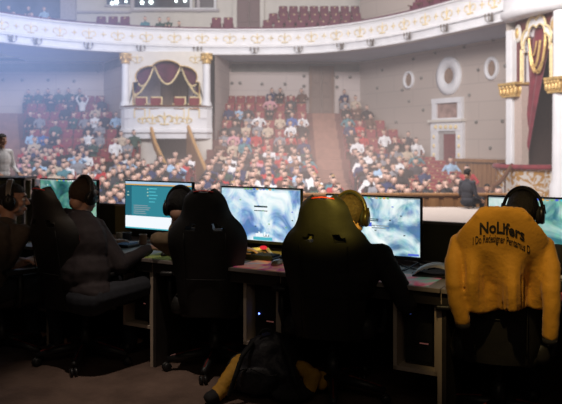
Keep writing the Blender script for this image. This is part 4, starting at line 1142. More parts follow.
# ================================================================== GAMING CHAIRS
PRF = [(.42, .175), (.50, .195), (.60, .203), (.70, .212), (.80, .232), (.88, .250), (.93, .248), (.97, .230), (1.01, .202), (1.05, .172), (1.09, .153), (1.13, .143), (1.16, .137), (1.185, .122), (1.20, .10), (1.213, .07)]
def hwid(z):
    for (a, wa), (b, wb) in zip(PRF, PRF[1:]):
        if z <= b:
            t = (z - a) / (b - a); t = max(0, t); return wa + (wb - wa) * t - (.024 if z > 1.02 else .014)
    return PRF[-1][1]
def back_y(u, z):
    t = (z - .42) / .8; bend = .085 * abs(u) ** 3 * (1 - .55 * max(0, (z - 1.0) / .2))
    return -.235 - .13 * t + bend
def gaming_chair(loc, heading, label, swivel=.3, trim='redtrim', seatz=.46, arms=True, hgt=0.):
    e = empty('gaming_chair', loc, heading, label, 'chair', 'gaming chairs at the desks')
    # backrest
    bm = NB(); NU, NV = 22, 34; rows = []
    for j in range(NV + 1):
        z = .42 + (1.213 - .42) * j / NV
        w = hwid(z); rows.append([bm.verts.new((w * (-1 + 2 * i / NU), back_y(-1 + 2 * i / NU, z) , z + .012 * (1 - (-1 + 2 * i / NU) ** 2) * (j / NV) ** 6)) for i in range(NU + 1)])
    for j in range(NV):
        zc = .42 + (1.213 - .42) * (j + .5) / NV
        for i in range(NU):
            x = hwid(zc) * (-1 + 2 * (i + .5) / NU)
            hole = ((abs(x) - .080) / .034) ** 2 + ((zc - .995 + (abs(x) - .088) * .25) / .020) ** 2 < 1
            if not hole: bm.faces.new((rows[j][i], rows[j][i + 1], rows[j + 1][i + 1], rows[j + 1][i]))
    o = obj('backrest', bm, M['pu'], e, True)
    s = o.modifiers.new('s', 'SOLIDIFY'); s.thickness = .075; s.offset = -1 if False else 0
    s = o.modifiers.new('b', 'BEVEL'); s.width = .022; s.segments = 3; s.limit_method = 'ANGLE'; s.angle_limit = math.radians(50)
    s = o.modifiers.new('u', 'SUBSURF'); s.levels = 1; s.render_levels = 1
    bake(o)
    for p in o.data.polygons: p.use_smooth = True
    # red piping along the edge
    bm = NB(); L_ = []; R_ = []
    for j in range(41):
        z = .44 + (1.213 - .44) * j / 40; w = hwid(z) - .003
        L_.append(V((-w - .021, back_y(-1, z) - .024, z))); R_.append(V((w + .021, back_y(1, z) - .024, z)))
    top = [V((.07 * u, back_y(u * .8, 1.213) - .034, 1.222 + .010 * (1 - u * u))) for u in [-.85 + 1.7 * k / 8 for k in range(9)]]
    tube(bm, L_ + top + R_[::-1], .0045, 6)
    obj('piping', bm, M[trim], e, True)['label'] = 'red piping'
    bm = NB()
    for sx in (-1, 1):
        tube(bm, [V((sx * .135, back_y(.5, z) - .040, z)) for z in [.46 + .5 * k / 10 for k in range(11)]], .003, 5)
    tube(bm, [V((x, back_y(x / .25, .66) - .040, .66)) for x in [-.13 + .26 * k / 6 for k in range(7)]], .003, 5)
    obj('seam', bm, M['blackmatte'], e, True)
    # seat
    bm = NB(); box(bm, (0, .06, seatz - .03), (.40, .52, .10), bev=.04)
    for sx in (-1, 1): box(bm, (sx * .215, .06, seatz), (.10, .50, .13), Matrix.Rotation(sx * -.2, 3, 'Y'), bev=.045)
    obj('seat', bm, M['pu'], e, True)
    if arms:
        for sx in (-1, 1):
            bm = NB(); box(bm, (sx * .31, .02, .655), (.09, .27, .03), bev=.012); o = obj('armrest', bm, M['black'], e, True)
            bm = NB(); tube(bm, [(sx * .18, 0, .40), (sx * .30, 0, .42), (sx * .315, 0, .50), (sx * .315, 0, .64)], [.02, .022, .024, .02], 8); obj('arm_support', bm, M['black'], o, True)
    bm = NB(); tube(bm, [(0, 0, .40), (0, 0, .09)], .028, 12); tube(bm, [(0, 0, .25), (0, 0, .10)], .042, 12); box(bm, (0, 0, .395), (.22, .26, .04), bev=.01); obj('gas_column', bm, M['black'], e, True)
    for k in range(5):
        a = swivel + k * 2 * PI / 5; c, s_ = math.cos(a), math.sin(a)
        bm = NB(); tube(bm, [(c * .02, s_ * .02, .115), (c * .18, s_ * .18, .10), (c * .32, s_ * .32, .075)], [.035, .028, .02], 8); l = obj('base_leg', bm, M['black'], e, True)
        bm = NB(); tube(bm, [(c * .10, s_ * .10, .140), (c * .30, s_ * .30, .100)], .005, 6); obj('leg_stripe', bm, M['stripe'], l)['label'] = 'red stripe on the base leg'
        bm = NB()
        for d in (-1, 1):
            R = Matrix.Rotation(a + .5, 3, 'Z') @ Matrix.Rotation(PI / 2, 3, 'X')
            lathe(bm, [(0, -.009), (.026, -.009), (.029, 0), (.026, .009), (0, .009)], V((c * .325, s_ * .325, .029)) + Matrix.Rotation(a + .5, 3, 'Z') @ V((0, d * .014, 0)), 16, R=R)
        obj('caster', bm, M['black'], l, True)
    return e
def chair_at(px, s, heading, label, **k):
    Y = F / s; bpx = V(((px - CX) / F * Y, Y, 0)); fw = V((-math.sin(heading), math.cos(heading), 0))
    return gaming_chair(bpx + fw * .30, heading, label, **k), bpx + fw * .30, fw
ch1, c1, f1 = chair_at(49, 150, DH - .12, 'black gaming chair with red piping left of the hooded player', swivel=.35)
ch2, c2, f2 = chair_at(206, 157, -.10, 'black gaming chair with red piping in front of the teal page monitor', swivel=.9)
ch3, c3, f3 = chair_at(325, 178, -.22, 'black gaming chair with yellow light on its headrest, center of the picture', swivel=1.1)
ch4, c4, f4 = chair_at(501, 199, DH + .25, 'black gaming chair carrying the yellow jacket', swivel=.2); ch4.scale = (.93, 1, .975)
ch0, c0, f0 = chair_at(-42, 146, DH - .3, 'black gaming chair with red piping cut off by the left picture edge', swivel=.5)

# ================================================================== PLAYERS
def head_parts(bm, M4):
    """adds a head centred at M4 origin, facing local +y"""
    R = M4.to_3x3(); T = M4.translation
    def e(c, r, **k): ellip(bm, T + R @ V(c), r, R, **k)
    e((0, -.012, .03), (.076, .094, .085), seg=24, rings=16); e((0, .012, -.015), (.066, .080, .085), seg=20, rings=14)
    e((0, .035, -.07), (.047, .052, .045)); e((0, .066, -.088), (.024, .022, .02)); e((0, .075, .035), (.052, .022, .018))
    capsule(bm, T + R @ V((0, .088, .02)), .009, T + R @ V((0, .112, -.022)), .0145)
    for s in (-1, 1):
        e((s * .011, .100, -.027), (.010, .011, .009), seg=8, rings=6); e((s * .040, .072, -.022), (.022, .018, .018)); e((s * .079, -.005, -.008), (.010, .019, .031), seg=10, rings=8)
        e((s * .05, .02, -.062), (.022, .045, .024))
    e((0, .087, -.057), (.023, .014, .008), seg=12, rings=8); e((0, .085, -.068), (.020, .013, .008), seg=12, rings=8)
    e((0, -.06, -.05), (.052, .045, .05))
def hand_parts(bm, wrist, direction, palm_n, side, curl=.5, k=1.):
    z = V(direction).normalized(); n = V(palm_n); n = (n - z * n.dot(z)).normalized(); x = z.cross(n) * side   # x towards the thumb
    W = V(wrist)
    def Lc(a, b, c): return W + x * a + z * b + n * c
    for a in (-.026, -.009, .009, .026): capsule(bm, Lc(a * .6, .005, 0), .016, Lc(a, .080, 0), .0125, 8)
    capsule(bm, W - z * .03, .026, W + z * .02, .022)
    for a, l in ((-.029, .058), (-.010, .074), (.010, .080), (.029, .070)):
        p = Lc(a, .084, 0); ang = curl * .5; r = .0092
        for q, seg in enumerate((.42, .32, .26)):
            d = z * math.cos(ang) + n * math.sin(ang); p2 = p + d * l * seg * 1.05; capsule(bm, p, r, p2, r * .92, 8); p = p2; r *= .92; ang += curl * .65
    p = Lc(.026, .022, .004)
    for q, (l, aa) in enumerate(((.038, .75), (.030, .45), (.024, .25))):
        d = (z * math.cos(aa) + x * math.sin(aa) + n * .25).normalized(); p2 = p + d * l; capsule(bm, p, .0125 - q * .0015, p2, .0115 - q * .0015, 8); p = p2
def ik(S, H, a, b, pole):
    d = H - S; L = min(d.length, (a + b) * .995); u = d.normalized(); H = S + u * L
    x = (a * a - b * b + L * L) / (2 * L); h = math.sqrt(max(0, a * a - x * x)); p = V(pole); p = (p - u * p.dot(u)).normalized()
    return S + u * x + p * h, H
def player(label, hip, heading, head, yaw, pitch, handL, handR, top, trousers, hair, sleeve='long', hood=False, roll=0., hairstyle='short', skin='skin', poleL=None, poleR=None, curl=.6, bk=1., sw=.18):
    fw = V((-math.sin(heading), math.cos(heading), 0)); rt = V((fw.y, -fw.x, 0)); up = V((0, 0, 1))
    hip = V(hip); head = V(head); e = empty('person', V((hip.x, hip.y, 0)), 0, label, 'person')
    inv = Matrix.Translation(-e.location)
    hy = Matrix.Translation(head) @ Matrix.Rotation(yaw, 4, 'Z') @ Matrix.Rotation(pitch, 4, 'X') @ Matrix.Rotation(roll, 4, 'Y')
    nk = head + V((0, 0, -.165)) - fw * .045
    ch = hip.lerp(nk, .62) - fw * .035
    sh = {s: nk + rt * s * sw - up * .055 for s in (-1, 1)}
    H = {-1: V(handL), 1: V(handR)}
    pol = {-1: poleL or (-rt * .5 - up - fw * .2), 1: poleR or (rt * .5 - up - fw * .2)}
    el = {}; wr = {}
    for s in (-1, 1): el[s], wr[s] = ik(sh[s], H[s], .29, .26, pol[s])
    kn = {s: hip + rt * s * .14 + fw * .42 + up * .03 for s in (-1, 1)}; ft = {s: V((kn[s].x, kn[s].y, .09)) + fw * .06 for s in (-1, 1)}
    # skin: one continuous surface
    bm = NB(); head_parts(bm, hy)
    capsule(bm, nk - up * .05, .066, head + V((0, 0, -.07)) - fw * .02, .056, 14)
    ellip(bm, ch, (.15, .10, .17), RZ(heading)); ellip(bm, hip.lerp(ch, .5), (.13, .10, .17), RZ(heading)); ellip(bm, hip, (.15, .11, .11), RZ(heading))
    for s in (-1, 1):
        capsule(bm, nk - up * .06, .05, sh[s], .045); capsule(bm, sh[s], .048, el[s], .038, 12); capsule(bm, el[s], .040, wr[s], .026, 12)
        fd = (wr[s] - el[s]).normalized(); fd = V((fd.x, fd.y, fd.z * .3)).normalized()
        hand_parts(bm, wr[s], fd, (0, 0, -1), s * -1, curl)
        capsule(bm, hip + rt * s * .09, .085, kn[s], .055); capsule(bm, kn[s], .05, ft[s], .04); capsule(bm, ft[s], .04, ft[s] + fw * .13 - up * .05, .03)
    xf(bm, inv); me = remesh(bm, .0058, 3); body = obj('body', me, M[skin], e)
    # eyes and brows
    for s in (-1, 1):
        bm = NB(); ellip(bm, (s * .030, .079, .006), (.012, .012, .010), seg=12, rings=8); xf(bm, inv @ hy); ey = obj('eye', bm, M['eye'], body, True)
        bm = NB(); ellip(bm, (s * .030, .0895, .006), (.005, .003, .005), seg=10, rings=6); xf(bm, inv @ hy); obj('iris', bm, M['black'], ey, True)
        bm = NB(); tube(bm, [(s * .014, .098, .027), (s * .03, .096, .032), (s * .048, .082, .027)], [.003, .004, .002], 6); xf(bm, inv @ hy); obj('eyebrow', bm, M[hair], body, True)
    bm = NB(); ellip(bm, (0, .098, -.058), (.021, .006, .005), seg=10, rings=6); ellip(bm, (0, .096, -.066), (.018, .006, .005), seg=10, rings=6); xf(bm, inv @ hy); obj('lips', bm, M['lips'], body, True)
    # hair
    bm = NB(); q = bmesh.ops.create_uvsphere(bm, u_segments=56, v_segments=40, radius=1); kill = []
    for v in q['verts']:
        d = v.co.copy(); t = 1 + .035 * mnoise.noise(d * 7 + head) + .02 * mnoise.noise(d * 18)
        v.co = V((d.x * .0845, d.y * .104 - .012, d.z * .094 + .030)) * t
        if hairstyle == 'short': lim = -.065 if v.co.y < -.02 else (.030 if v.co.y < .03 else .058)
        else: lim = -.085 if v.co.y < -.01 else (.012 if v.co.y < .03 else .050)
        if v.co.z < lim: kill.append(v)
        elif v.co.z < .035 and v.co.y < .02 and abs(v.co.x) > .05 and v.co.y > -.02 and v.co.z < lim + .02: pass
    bmesh.ops.delete(bm, geom=kill, context='VERTS'); xf(bm, inv @ hy); o = obj('hair', bm, M[hair], e, True)
    s_ = o.modifiers.new('s', 'SOLIDIFY'); s_.thickness = .014; s_.offset = -.9; bake(o)
    for p in o.data.polygons: p.use_smooth = True
    # top
    bm = NB()
    ellip(bm, ch + up * .02, (.195 * bk, .125 * bk, .19 * bk), RZ(heading)); ellip(bm, hip.lerp(ch, .5), (.165 * bk, .125 * bk, .20), RZ(heading)); ellip(bm, hip + up * .03, (.175, .135, .12), RZ(heading))
    capsule(bm, nk - up * .055, .075, nk + up * .005, .068, 16)
    for s in (-1, 1):
        capsule(bm, nk - up * .05 + rt * s * .03, .062 * bk, sh[s], .064 * bk, 14)
        if sleeve == 'long': capsule(bm, sh[s], .066 * bk, el[s], .053 * bk, 14); capsule(bm, el[s], .053 * bk, el[s].lerp(wr[s], .93), .038, 14)
        else: capsule(bm, sh[s], .068, sh[s].lerp(el[s], .75), .060, 14)
    if hood:
        for k in range(9):
            a = PI * (k / 8) ; d = (-fw * math.sin(a) * .95 + rt * math.cos(a)); ellip(bm, nk + d * .095 + up * (.03 + .02 * math.sin(a)), (.045, .045, .040))
    xf(bm, inv); me = remesh(bm, .0075, 4)
    disp(me, lambda c: mnoise.noise(c * 9) * .007 + mnoise.noise(c * 23) * .003)
    obj('top', me, M[top], e)
    # trousers + shoes
    bm = NB(); ellip(bm, hip - up * .01, (.18, .15, .12), RZ(heading))
    for s in (-1, 1): capsule(bm, hip + rt * s * .09, .098, kn[s], .070); capsule(bm, kn[s], .068, ft[s] + up * .02, .052)
    xf(bm, inv); obj('trousers', remesh(bm, .010, 3), M[trousers], e)
    for s in (-1, 1):
        bm = NB(); capsule(bm, ft[s] - up * .035 - fw * .03, .045, ft[s] + fw * .15 - up * .05, .038); capsule(bm, ft[s], .05, ft[s] - up * .03, .05)
        xf(bm, inv)
        for v in bm.verts: v.co.z = max(.003, v.co.z)
        obj('shoe', bm, M['black'], e, True)
    return e, hy
def headset(label, hy, cup, bandm, big=1.0, tilt=0.):
    e = empty('headset', hy.translation.copy(), 0, label, 'headphones', 'headsets worn by the players')
    Q = Matrix.Translation(-hy.translation) @ hy @ Matrix.Rotation(tilt, 4, 'X')
    bm = NB(); pts = [V((.098 * big * math.cos(a), -.012, .015 + .128 * math.sin(a))) for a in [PI * k / 24 for k in range(25)]]
    for off in (-.011, 0, .011): tube(bm, [p + V((0, off, 0)) for p in pts], .008, 8)
    xf(bm, Q); obj('headband', bm, bandm, e, True)
    bm = NB(); pts = [V((.088 * math.cos(a), -.012, .016 + .117 * math.sin(a))) for a in [PI * (.2 + .6 * k / 16) for k in range(17)]]
    for off in (-.012, 0, .012): tube(bm, [p + V((0, off, 0)) for p in pts], .009, 8)
    xf(bm, Q); obj('head_cushion', bm, M['blackmatte'], e, True)
    for s in (-1, 1):
        bm = NB(); R = Matrix.Rotation(s * PI / 2, 3, 'Y')
        lathe(bm, [(0, 0), (.036, 0), (.043, .006), (.044, .018), (.038, .028), (.0, .031)], (s * .086, -.008, -.008), 28, R=R)
        for v in bm.verts: v.co.z = -.008 + (v.co.z + .008) * 1.15
        xf(bm, Q); c = obj('ear_cup', bm, cup, e, True)
        bm = NB(); R = Matrix.Rotation(PI / 2, 3, 'Y'); tube(bm, [V((s * .082, -.008 + .032 * math.cos(a), -.008 + .038 * math.sin(a))) for a in [2 * PI * k / 20 for k in range(20)]], .013, 8, closed=True); xf(bm, Q); obj('ear_cushion', bm, M['blackmatte'], c, True)
        bm = NB(); tube(bm, [V((s * .108, -.012, .05)), V((s * .116, -.010, .0))], .007, 8); xf(bm, Q); obj('yoke', bm, cup, c, True)
    bm = NB(); pts = [V((-.10, .02, -.03)), V((-.10, .06, -.06)), V((-.07, .10, -.075)), V((-.045, .115, -.075))]; tube(bm, pts, [.003, .003, .003, .006], 6); xf(bm, Q); obj('microphone', bm, M['black'], e, True)
def hipof(c, fw, back=.10, z=.53): return V((c.x, c.y, z)) - fw * back
def at(px, py, s): Y = F / s; return P(px, py, Y)
blackm = mat('headset_black', (.014, .013, .013), .35)
# hooded player with a hand on the mouse
h = at(84, 196, 143); hd = DH - .12
p1, m1 = player('person in a dark hooded top leaning forward with a hand on the mouse', V((-1.26, 4.62, .52)), hd, h, DH - .15, -.12, D(at_desk(112, .26), .26, .785), D(at_desk(150, .10), .10, .795), 'hoodie', 'denim', 'hairbrown', hood=True, roll=.05, bk=1.28)
headset('black headset on the head of the hooded player', m1, blackm, mat('headset_grey', (.05, .045, .04), .3))
# player hidden behind the second chair
h = at(181, 207, 148)
p2, m2 = player('person in an olive beige top mostly hidden behind the second gaming chair', hipof(c2, f2, -.20) + V((.05, 0, 0)), -.30, h, -.25, -.15, D(at_desk(226, .34), .34, .785), D(at_desk(236, .33), .33, .785), 'olive', 'denim', 'hairblack', roll=-.05, poleL=V((.6, -.1, -1)), poleR=V((.0, .6, -.9)), bk=.85, sw=.145)
headset('dark headset on the player behind the second gaming chair', m2, blackm, blackm)
# player behind chair three
h = at(350, 216, 173)
p3, m3 = player('person in a black jacket facing the monitor right of the third gaming chair', hipof(c3, f3, .06), -.25, h, -.42, -.18, D(at_desk(346, .12), .12, .785), D(at_desk(384, .14), .14, .798), 'blackcloth', 'denim', 'hairbrown', poleR=V((.35, -1., -.5)), bk=1.2)
headset('olive brown headset on the head right of the third gaming chair', m3, mat('headset_olive', (.04, .028, .01), .35), mat('headset_band_olive', (.07, .05, .02), .35))
# player under the jacket chair
h = at(523, 213, 180)
p4, m4 = player('dark haired person sitting behind the yellow jacket', hipof(c4, f4, .06), DH + .1, h, DH + .05, -.15, D(at_desk(500, .3), .3, .785), D(at_desk(550, .22), .22, .77), 'blackcloth', 'denim', 'hairblack', hairstyle='full')
headset('black headset with a shiny band on the dark haired head above the yellow jacket', m4, blackm, mat('headset_shine', (.03, .03, .035), .12, metal=.3), big=1.06)
# player at the far left in profile
h = at(12, 200, 141)
p0, m0 = player('person in a grey brown t-shirt at the far left, face in profile to the right', V((-2.02, 4.78, .52)), -.62, h, -1.35, -.02, V(PZ(20, 4.95, .70)) , V(PZ(33, 5.0, .70)), 'shirtgrey', 'denim', 'hairblack', sleeve='short', skin='skin2', poleR=V((-.6, -.4, -.9)))
headset('black headset on the far left player in profile', m0, blackm, mat('headset_band_pale', (.16, .14, .12), .35))
# person standing on the stage at the far left, and one sitting on the stage edge
def bystander(label, loc, heading, top, seated=False, h=1.72):
    e = empty('person', loc, heading, label, 'person')
    bm = NB(); k = h / 1.75; dz = -.86 if seated else 0
    hd = V((0, .02, 1.63 + dz)); nk = V((0, 0, 1.46 + dz)); ch = V((0, 0, 1.25 + dz)); hp = V((0, 0, .95 + dz))
    head_parts(bm, Matrix.Translation(hd)); capsule(bm, nk - V((0, 0, .05)), .06, hd - V((0, 0, .06)), .055)
    ellip(bm, ch, (.15, .10, .17)); ellip(bm, (ch + hp) / 2, (.13, .1, .2)); ellip(bm, hp, (.15, .11, .12)); cl = NB(); tr = NB()
    ellip(cl, ch, (.19, .125, .2)); ellip(cl, (ch + hp) / 2, (.165, .12, .22)); ellip(cl, hp + V((0, 0, .03)), (.175, .13, .1)); capsule(cl, nk - V((0, 0, .05)), .075, nk, .065); ellip(tr, hp - V((0, 0, .03)), (.175, .13, .12))
    for s in (-1, 1):
        sh = nk + V((s * .18, 0, -.06)); el, wr = ik(sh, V((s * .2, .26, 1.0 + dz)), .29, .26, V((s * .3, -1, -.3)))
        capsule(bm, sh, .045, el, .038); capsule(bm, el, .038, wr, .026); hand_parts(bm, wr, (wr - el), (0, 0, -1), -s, .7)
        capsule(cl, nk - V((0, 0, .05)), .06, sh, .062); capsule(cl, sh, .062, el, .05); capsule(cl, el, .05, el.lerp(wr, .9), .036)
        if seated: kn = hp + V((s * .12, .42, .02)); ft = V((kn.x, kn.y + .02, hp.z - .40))
        else: kn = V((s * .10, .02, .50)); ft = V((s * .11, -.02, .09))
        for b, g in ((bm, 0), (tr, .02)): capsule(b, hp + V((s * .09, 0, -.02)), .08 + g, kn, .055 + g); capsule(b, kn, .052 + g, ft, .038 + g)
        capsule(bm, ft, .04, ft + V((0, .13, -.05)), .032)
        b2 = NB(); capsule(b2, ft + V((0, -.03, -.04)), .044, ft + V((0, .15, -.052)), .036)
        obj('shoe', b2, M['black'], e, True)
    obj('body', remesh(bm, .007, 3), M['skin'], e); obj('top', remesh(cl, .012, 3), M[top] if top in M else SM[top], e); obj('trousers', remesh(tr, .012, 3), M['denim'], e)
    bm = NB(); q = bmesh.ops.create_uvsphere(bm, u_segments=30, v_segments=20, radius=1); kill = []
    for v in q['verts']:
        v.co = V((v.co.x * .087, v.co.y * .106 - .012, v.co.z * .097 + .03))
        if v.co.z < (-.06 if v.co.y < -.01 else .03 if v.co.y < .04 else .055): kill.append(v)
    bmesh.ops.delete(bm, geom=kill, context='VERTS'); xf(bm, Matrix.Translation(hd)); obj('hair', bm, M['hairblack'], e, True)
    e.scale = (k, k, k); return e
bystander('person in a white shirt standing on the stage at the far left edge', (-5.15, 12.9, 0), -2.2, 'white', h=1.70)
bystander('person in dark clothes sitting low on the stage edge near the side door', (4.35, 16.35, 0.09), -.9, 'charcoal', True, h=1.66)
bystander('person in dark clothes standing in the pit beside the loge', tuple(V(((487 - 281) / 700 * 19.0, 19.0, -1.2))), PI, 'black', h=1.62)
# dark mixing table on the stage at the left
e = empty('mixing_table', (-4.9, 12.2, 0), 0, 'dark flat table on the stage beside the person in a white shirt', 'table')
bm = NB(); box(bm, (0, 0, .92), (1.1, .6, .05), bev=.01); obj('table_top', bm, M['black'], e)
bm = NB(); box(bm, (0, .1, .45), (1.0, .04, .86)); obj('front_panel', bm, M['panel'], e)
for x in (-.5, .5):
    for y in (-.25, .25): bm = NB(); box(bm, (x, y, .45), (.05, .05, .9)); obj('leg', bm, M['black'], e)

# ================================================================== THE YELLOW JACKET ON CHAIR FOUR
bm = NB(); hx = 0
def jy(u, z): return back_y(max(-1, min(1, u)), min(z, 1.2)) - .062
N = 40
def jw(z):       # half width of the hanging cloth
    pts = [(.62, .240), (.75, .240), (.90, .240), (1.00, .240), (1.06, .236), (1.10, .222), (1.14, .195), (1.18, .155), (1.215, .125), (1.235, .085)]
    for (a, wa), (b, wb) in zip(pts, pts[1:]):
        if z <= b: t = max(0, (z - a) / (b - a)); return wa + (wb - wa) * t
    return .07
for j in range(34):
    z = .73 + .505 * j / 33; w = jw(z)
    for i in range(25):
        u = -1 + 2 * i / 24; x = u * w
        fold = .05 * math.sin(x * 30 + 1.2 + z * 2.5) * min(1, max(0, 1.03 - z) * 6) + .014 * math.sin(x * 50 - z * 6) * min(1, max(0, (1.05 - z)) * 4.0)
        zz = z + (.02 * math.sin(x * 17 + .5) + (.035 * u * u)) * max(0, 1 - j / 6)
        ellip(bm, (x, jy(x / .27, z) - .012 - .03 * (1 - min(1, abs(u)) ** 2) * 1 + fold, zz), (.020, .014, .020), seg=6, rings=4)
# back of the jacket wrapped over the top and shoulders
for a in range(13):
    u = -1 + 2 * a / 12
    capsule(bm, (u * .13, jy(0, 1.2) - .01, 1.235 - .03 * u * u), .02, (u * .13, back_y(0, 1.2) + .075, 1.215 - .03 * u * u), .02, 8)
for s in (-1, 1):
    capsule(bm, (s * .10, back_y(0, 1.19) - .04, 1.21), .04, (s * .205, back_y(.5, 1.1) - .02, 1.085), .045)
    capsule(bm, (s * .205, back_y(.5, 1.1) - .02, 1.085), .045, (s * .238, -.32, 1.03), .044)
    wob = [V((s * .238, -.33, 1.05)), V((s * .258, -.355, .95)), V((s * .256, -.385, .85)), V((s * .244 if s < 0 else .258, -.395, .76)), V((s * .215 if s < 0 else .252, -.40, .675 if s < 0 else .63))]
    rs = [.050, .058, .056, .052, .048]
    for k in range(4): capsule(bm, wob[k], rs[k], wob[k + 1], rs[k + 1], 14)
# folded collar
for k in range(10):
    a = PI * k / 9; ellip(bm, (.11 * math.cos(a), back_y(0, 1.2) + .045 + .02 * math.sin(a), 1.215 + .012 * math.sin(a)), (.024, .02, .022), seg=8, rings=6)
me = remesh(bm, .008, 7)
disp(me, lambda c: (.0035 * mnoise.noise(V((c.x * 14, c.y * 14, c.z * 3))) + .002 * mnoise.noise(c * 30)) * max(0, min(1, (1.04 - c.z) * 8)))
jk = empty('jacket', c4, DH + .25, 'mustard yellow jacket with black lettering hung over the back of a gaming chair', 'jacket'); jk.scale = (.88, 1, .975)
jb = obj('shell', me, M['jacket'], jk)
for s in (-1, 1):
    bm = NB(); x = s * .210 if s < 0 else .250; dz_ = .12 if s < 0 else .072
    tube(bm, [(x, -.40, .535 + dz_), (x, -.402, .505 + dz_)], [.042, .036], 16); obj('cuff', bm, M['blackcloth'], jk, True)['label'] = 'black knitted cuff'
dgm = bmesh.new(); dgm.from_mesh(me); bvh = BVHTree.FromBMesh(dgm)
def print_text(body, size, cx_, cz_, arc, font_scale=1., bold=0.):
    cu = bpy.data.curves.new('t', 'FONT'); cu.body = body; cu.size = size; cu.align_x = 'CENTER'; cu.resolution_u = 3; cu.offset = bold
    o = bpy.data.objects.new('t', cu); C.objects.link(o); dg = bpy.context.evaluated_depsgraph_get(); dg.update()
    m = bpy.data.meshes.new_from_object(o.evaluated_get(dg), depsgraph=dg); bpy.data.objects.remove(o)
    b = bmesh.new(); b.from_mesh(m)
    bmesh.ops.subdivide_edges(b, edges=[e for e in b.edges if e.calc_length() > .008], cuts=2)
    bmesh.ops.triangulate(b, faces=b.faces)
    for v in b.verts:
        x = v.co.x * font_scale; z = v.co.y - arc * x * x - .12 * x
        X, Z = cx_ + x, cz_ + z
        hit = bvh.ray_cast(V((X, -1.2, Z)), V((0, 1, 0)))
        y = hit[0].y - .0022 if hit[0] else -.42
        v.co = V((X, y, Z))
    return b
try: b1 = print_text('NoLifers', .080, -.004, 1.124, 1.7, .84, .0026)
except Exception: b1 = NB()
obj('lettering', b1, M['ink'], jk)['label'] = 'large black lettering'
b2 = print_text('I Do Redesigner Pentamus D', .056, -.006, 1.076, 1.6, .46, .0008)
obj('lettering', b2, M['ink'], jk)['label'] = 'small black lettering under the large one'
dgm.free()

# ================================================================== BAG AND COAT ON THE FLOOR
gp = V((-.085, 4.25, 0))
e = empty('backpack', gp, -.1, 'slouched black backpack lying on the floor between the second and third gaming chairs', 'backpack')
bm = NB()
for c, r in (((0, 0, .16), (.20, .13, .16)), ((.03, .02, .27), (.15, .11, .10)), ((-.05, -.07, .13), (.14, .07, .10)), ((.10, -.05, .12), (.12, .08, .10)), ((-.14, .0, .12), (.10, .10, .10)), ((.05, 0, .33), (.06, .05, .05))): ellip(bm, c, r)
me = remesh(bm, .012, 4)
disp(me, lambda c: .018 * mnoise.noise(c * 8) + .008 * mnoise.noise(c * 20), .004)
obj('bag_body', me, M['navybag'], e)
bm = NB(); ellip(bm, (-.03, -.13, .13), (.12, .04, .085)); me = remesh(bm, .01, 2)
disp(me, lambda c: .01 * mnoise.noise(c * 14))
obj('front_pocket', me, M['navybag'], e)
for x, sw in ((-.08, -.12), (.10, .12)):
    bm = NB(); pts = [V((x, -.06, .33)), V((x + sw * .4, -.16, .28)), V((x + sw * .7, -.19, .17)), V((x + sw, -.18, .06))]
    for a, b in zip(pts, pts[1:]): capsule(bm, a, .016, b, .016)
    obj('shoulder_strap', remesh(bm, .008, 2), M['blackmatte'], e)
bm = NB(); tube(bm, [V((.0 + .04 * math.cos(a), -.02, .37 + .035 * math.sin(a))) for a in [PI * k / 8 for k in range(9)]], .008, 6); obj('handle', bm, M['blackmatte'], e, True)
bm = NB(); tube(bm, [V((-.15 + .24 * k / 10, -.165 + .004 * math.sin(k), .19 + .02 * math.sin(k * .6))) for k in range(11)], .004, 5); obj('zip', bm, M['black'], e, True)
e = empty('jacket', gp + V((0, .02, 0)), -.1, 'crumpled black and amber jacket lying on the floor around the backpack', 'jacket')
def cloth(name, parts, m, lab=None, amp=.012, vox=.009):
    bm = NB()
    for a in parts:
        if len(a) == 4: capsule(bm, *a, 12)
        else: ellip(bm, *a)
    me = remesh(bm, vox, 3)
    disp(me, lambda c: amp * mnoise.noise(c * 13) + amp * .4 * mnoise.noise(c * 34), .003)
    o = obj(name, me, m, e)
    if lab: o['label'] = lab
cloth('sleeve', [((-.16, -.03, .20), .052, (-.22, -.10, .115), .055), ((-.22, -.10, .115), .055, (-.275, -.17, .055), .045)], M['yellowcloth'], 'amber sleeve')
cloth('cuff', [((-.285, -.18, .05), .045, (-.315, -.21, .04), .036)], M['blackcloth'], 'black cuff')
cloth('hem', [((.21, -.02, .17), .045, (.29, -.06, .14), .05), ((.29, -.06, .14), .05, (.25, -.12, .06), .042), ((.33, -.02, .10), (.05, .05, .06))], M['yellowcloth'], 'amber body panel')
cloth('torso', [((.0, .12, .12), (.28, .10, .12)), ((.16, -.10, .06), (.14, .12, .06)), ((.10, .05, .30), (.10, .08, .07))], M['blackcloth'], 'black body panel')

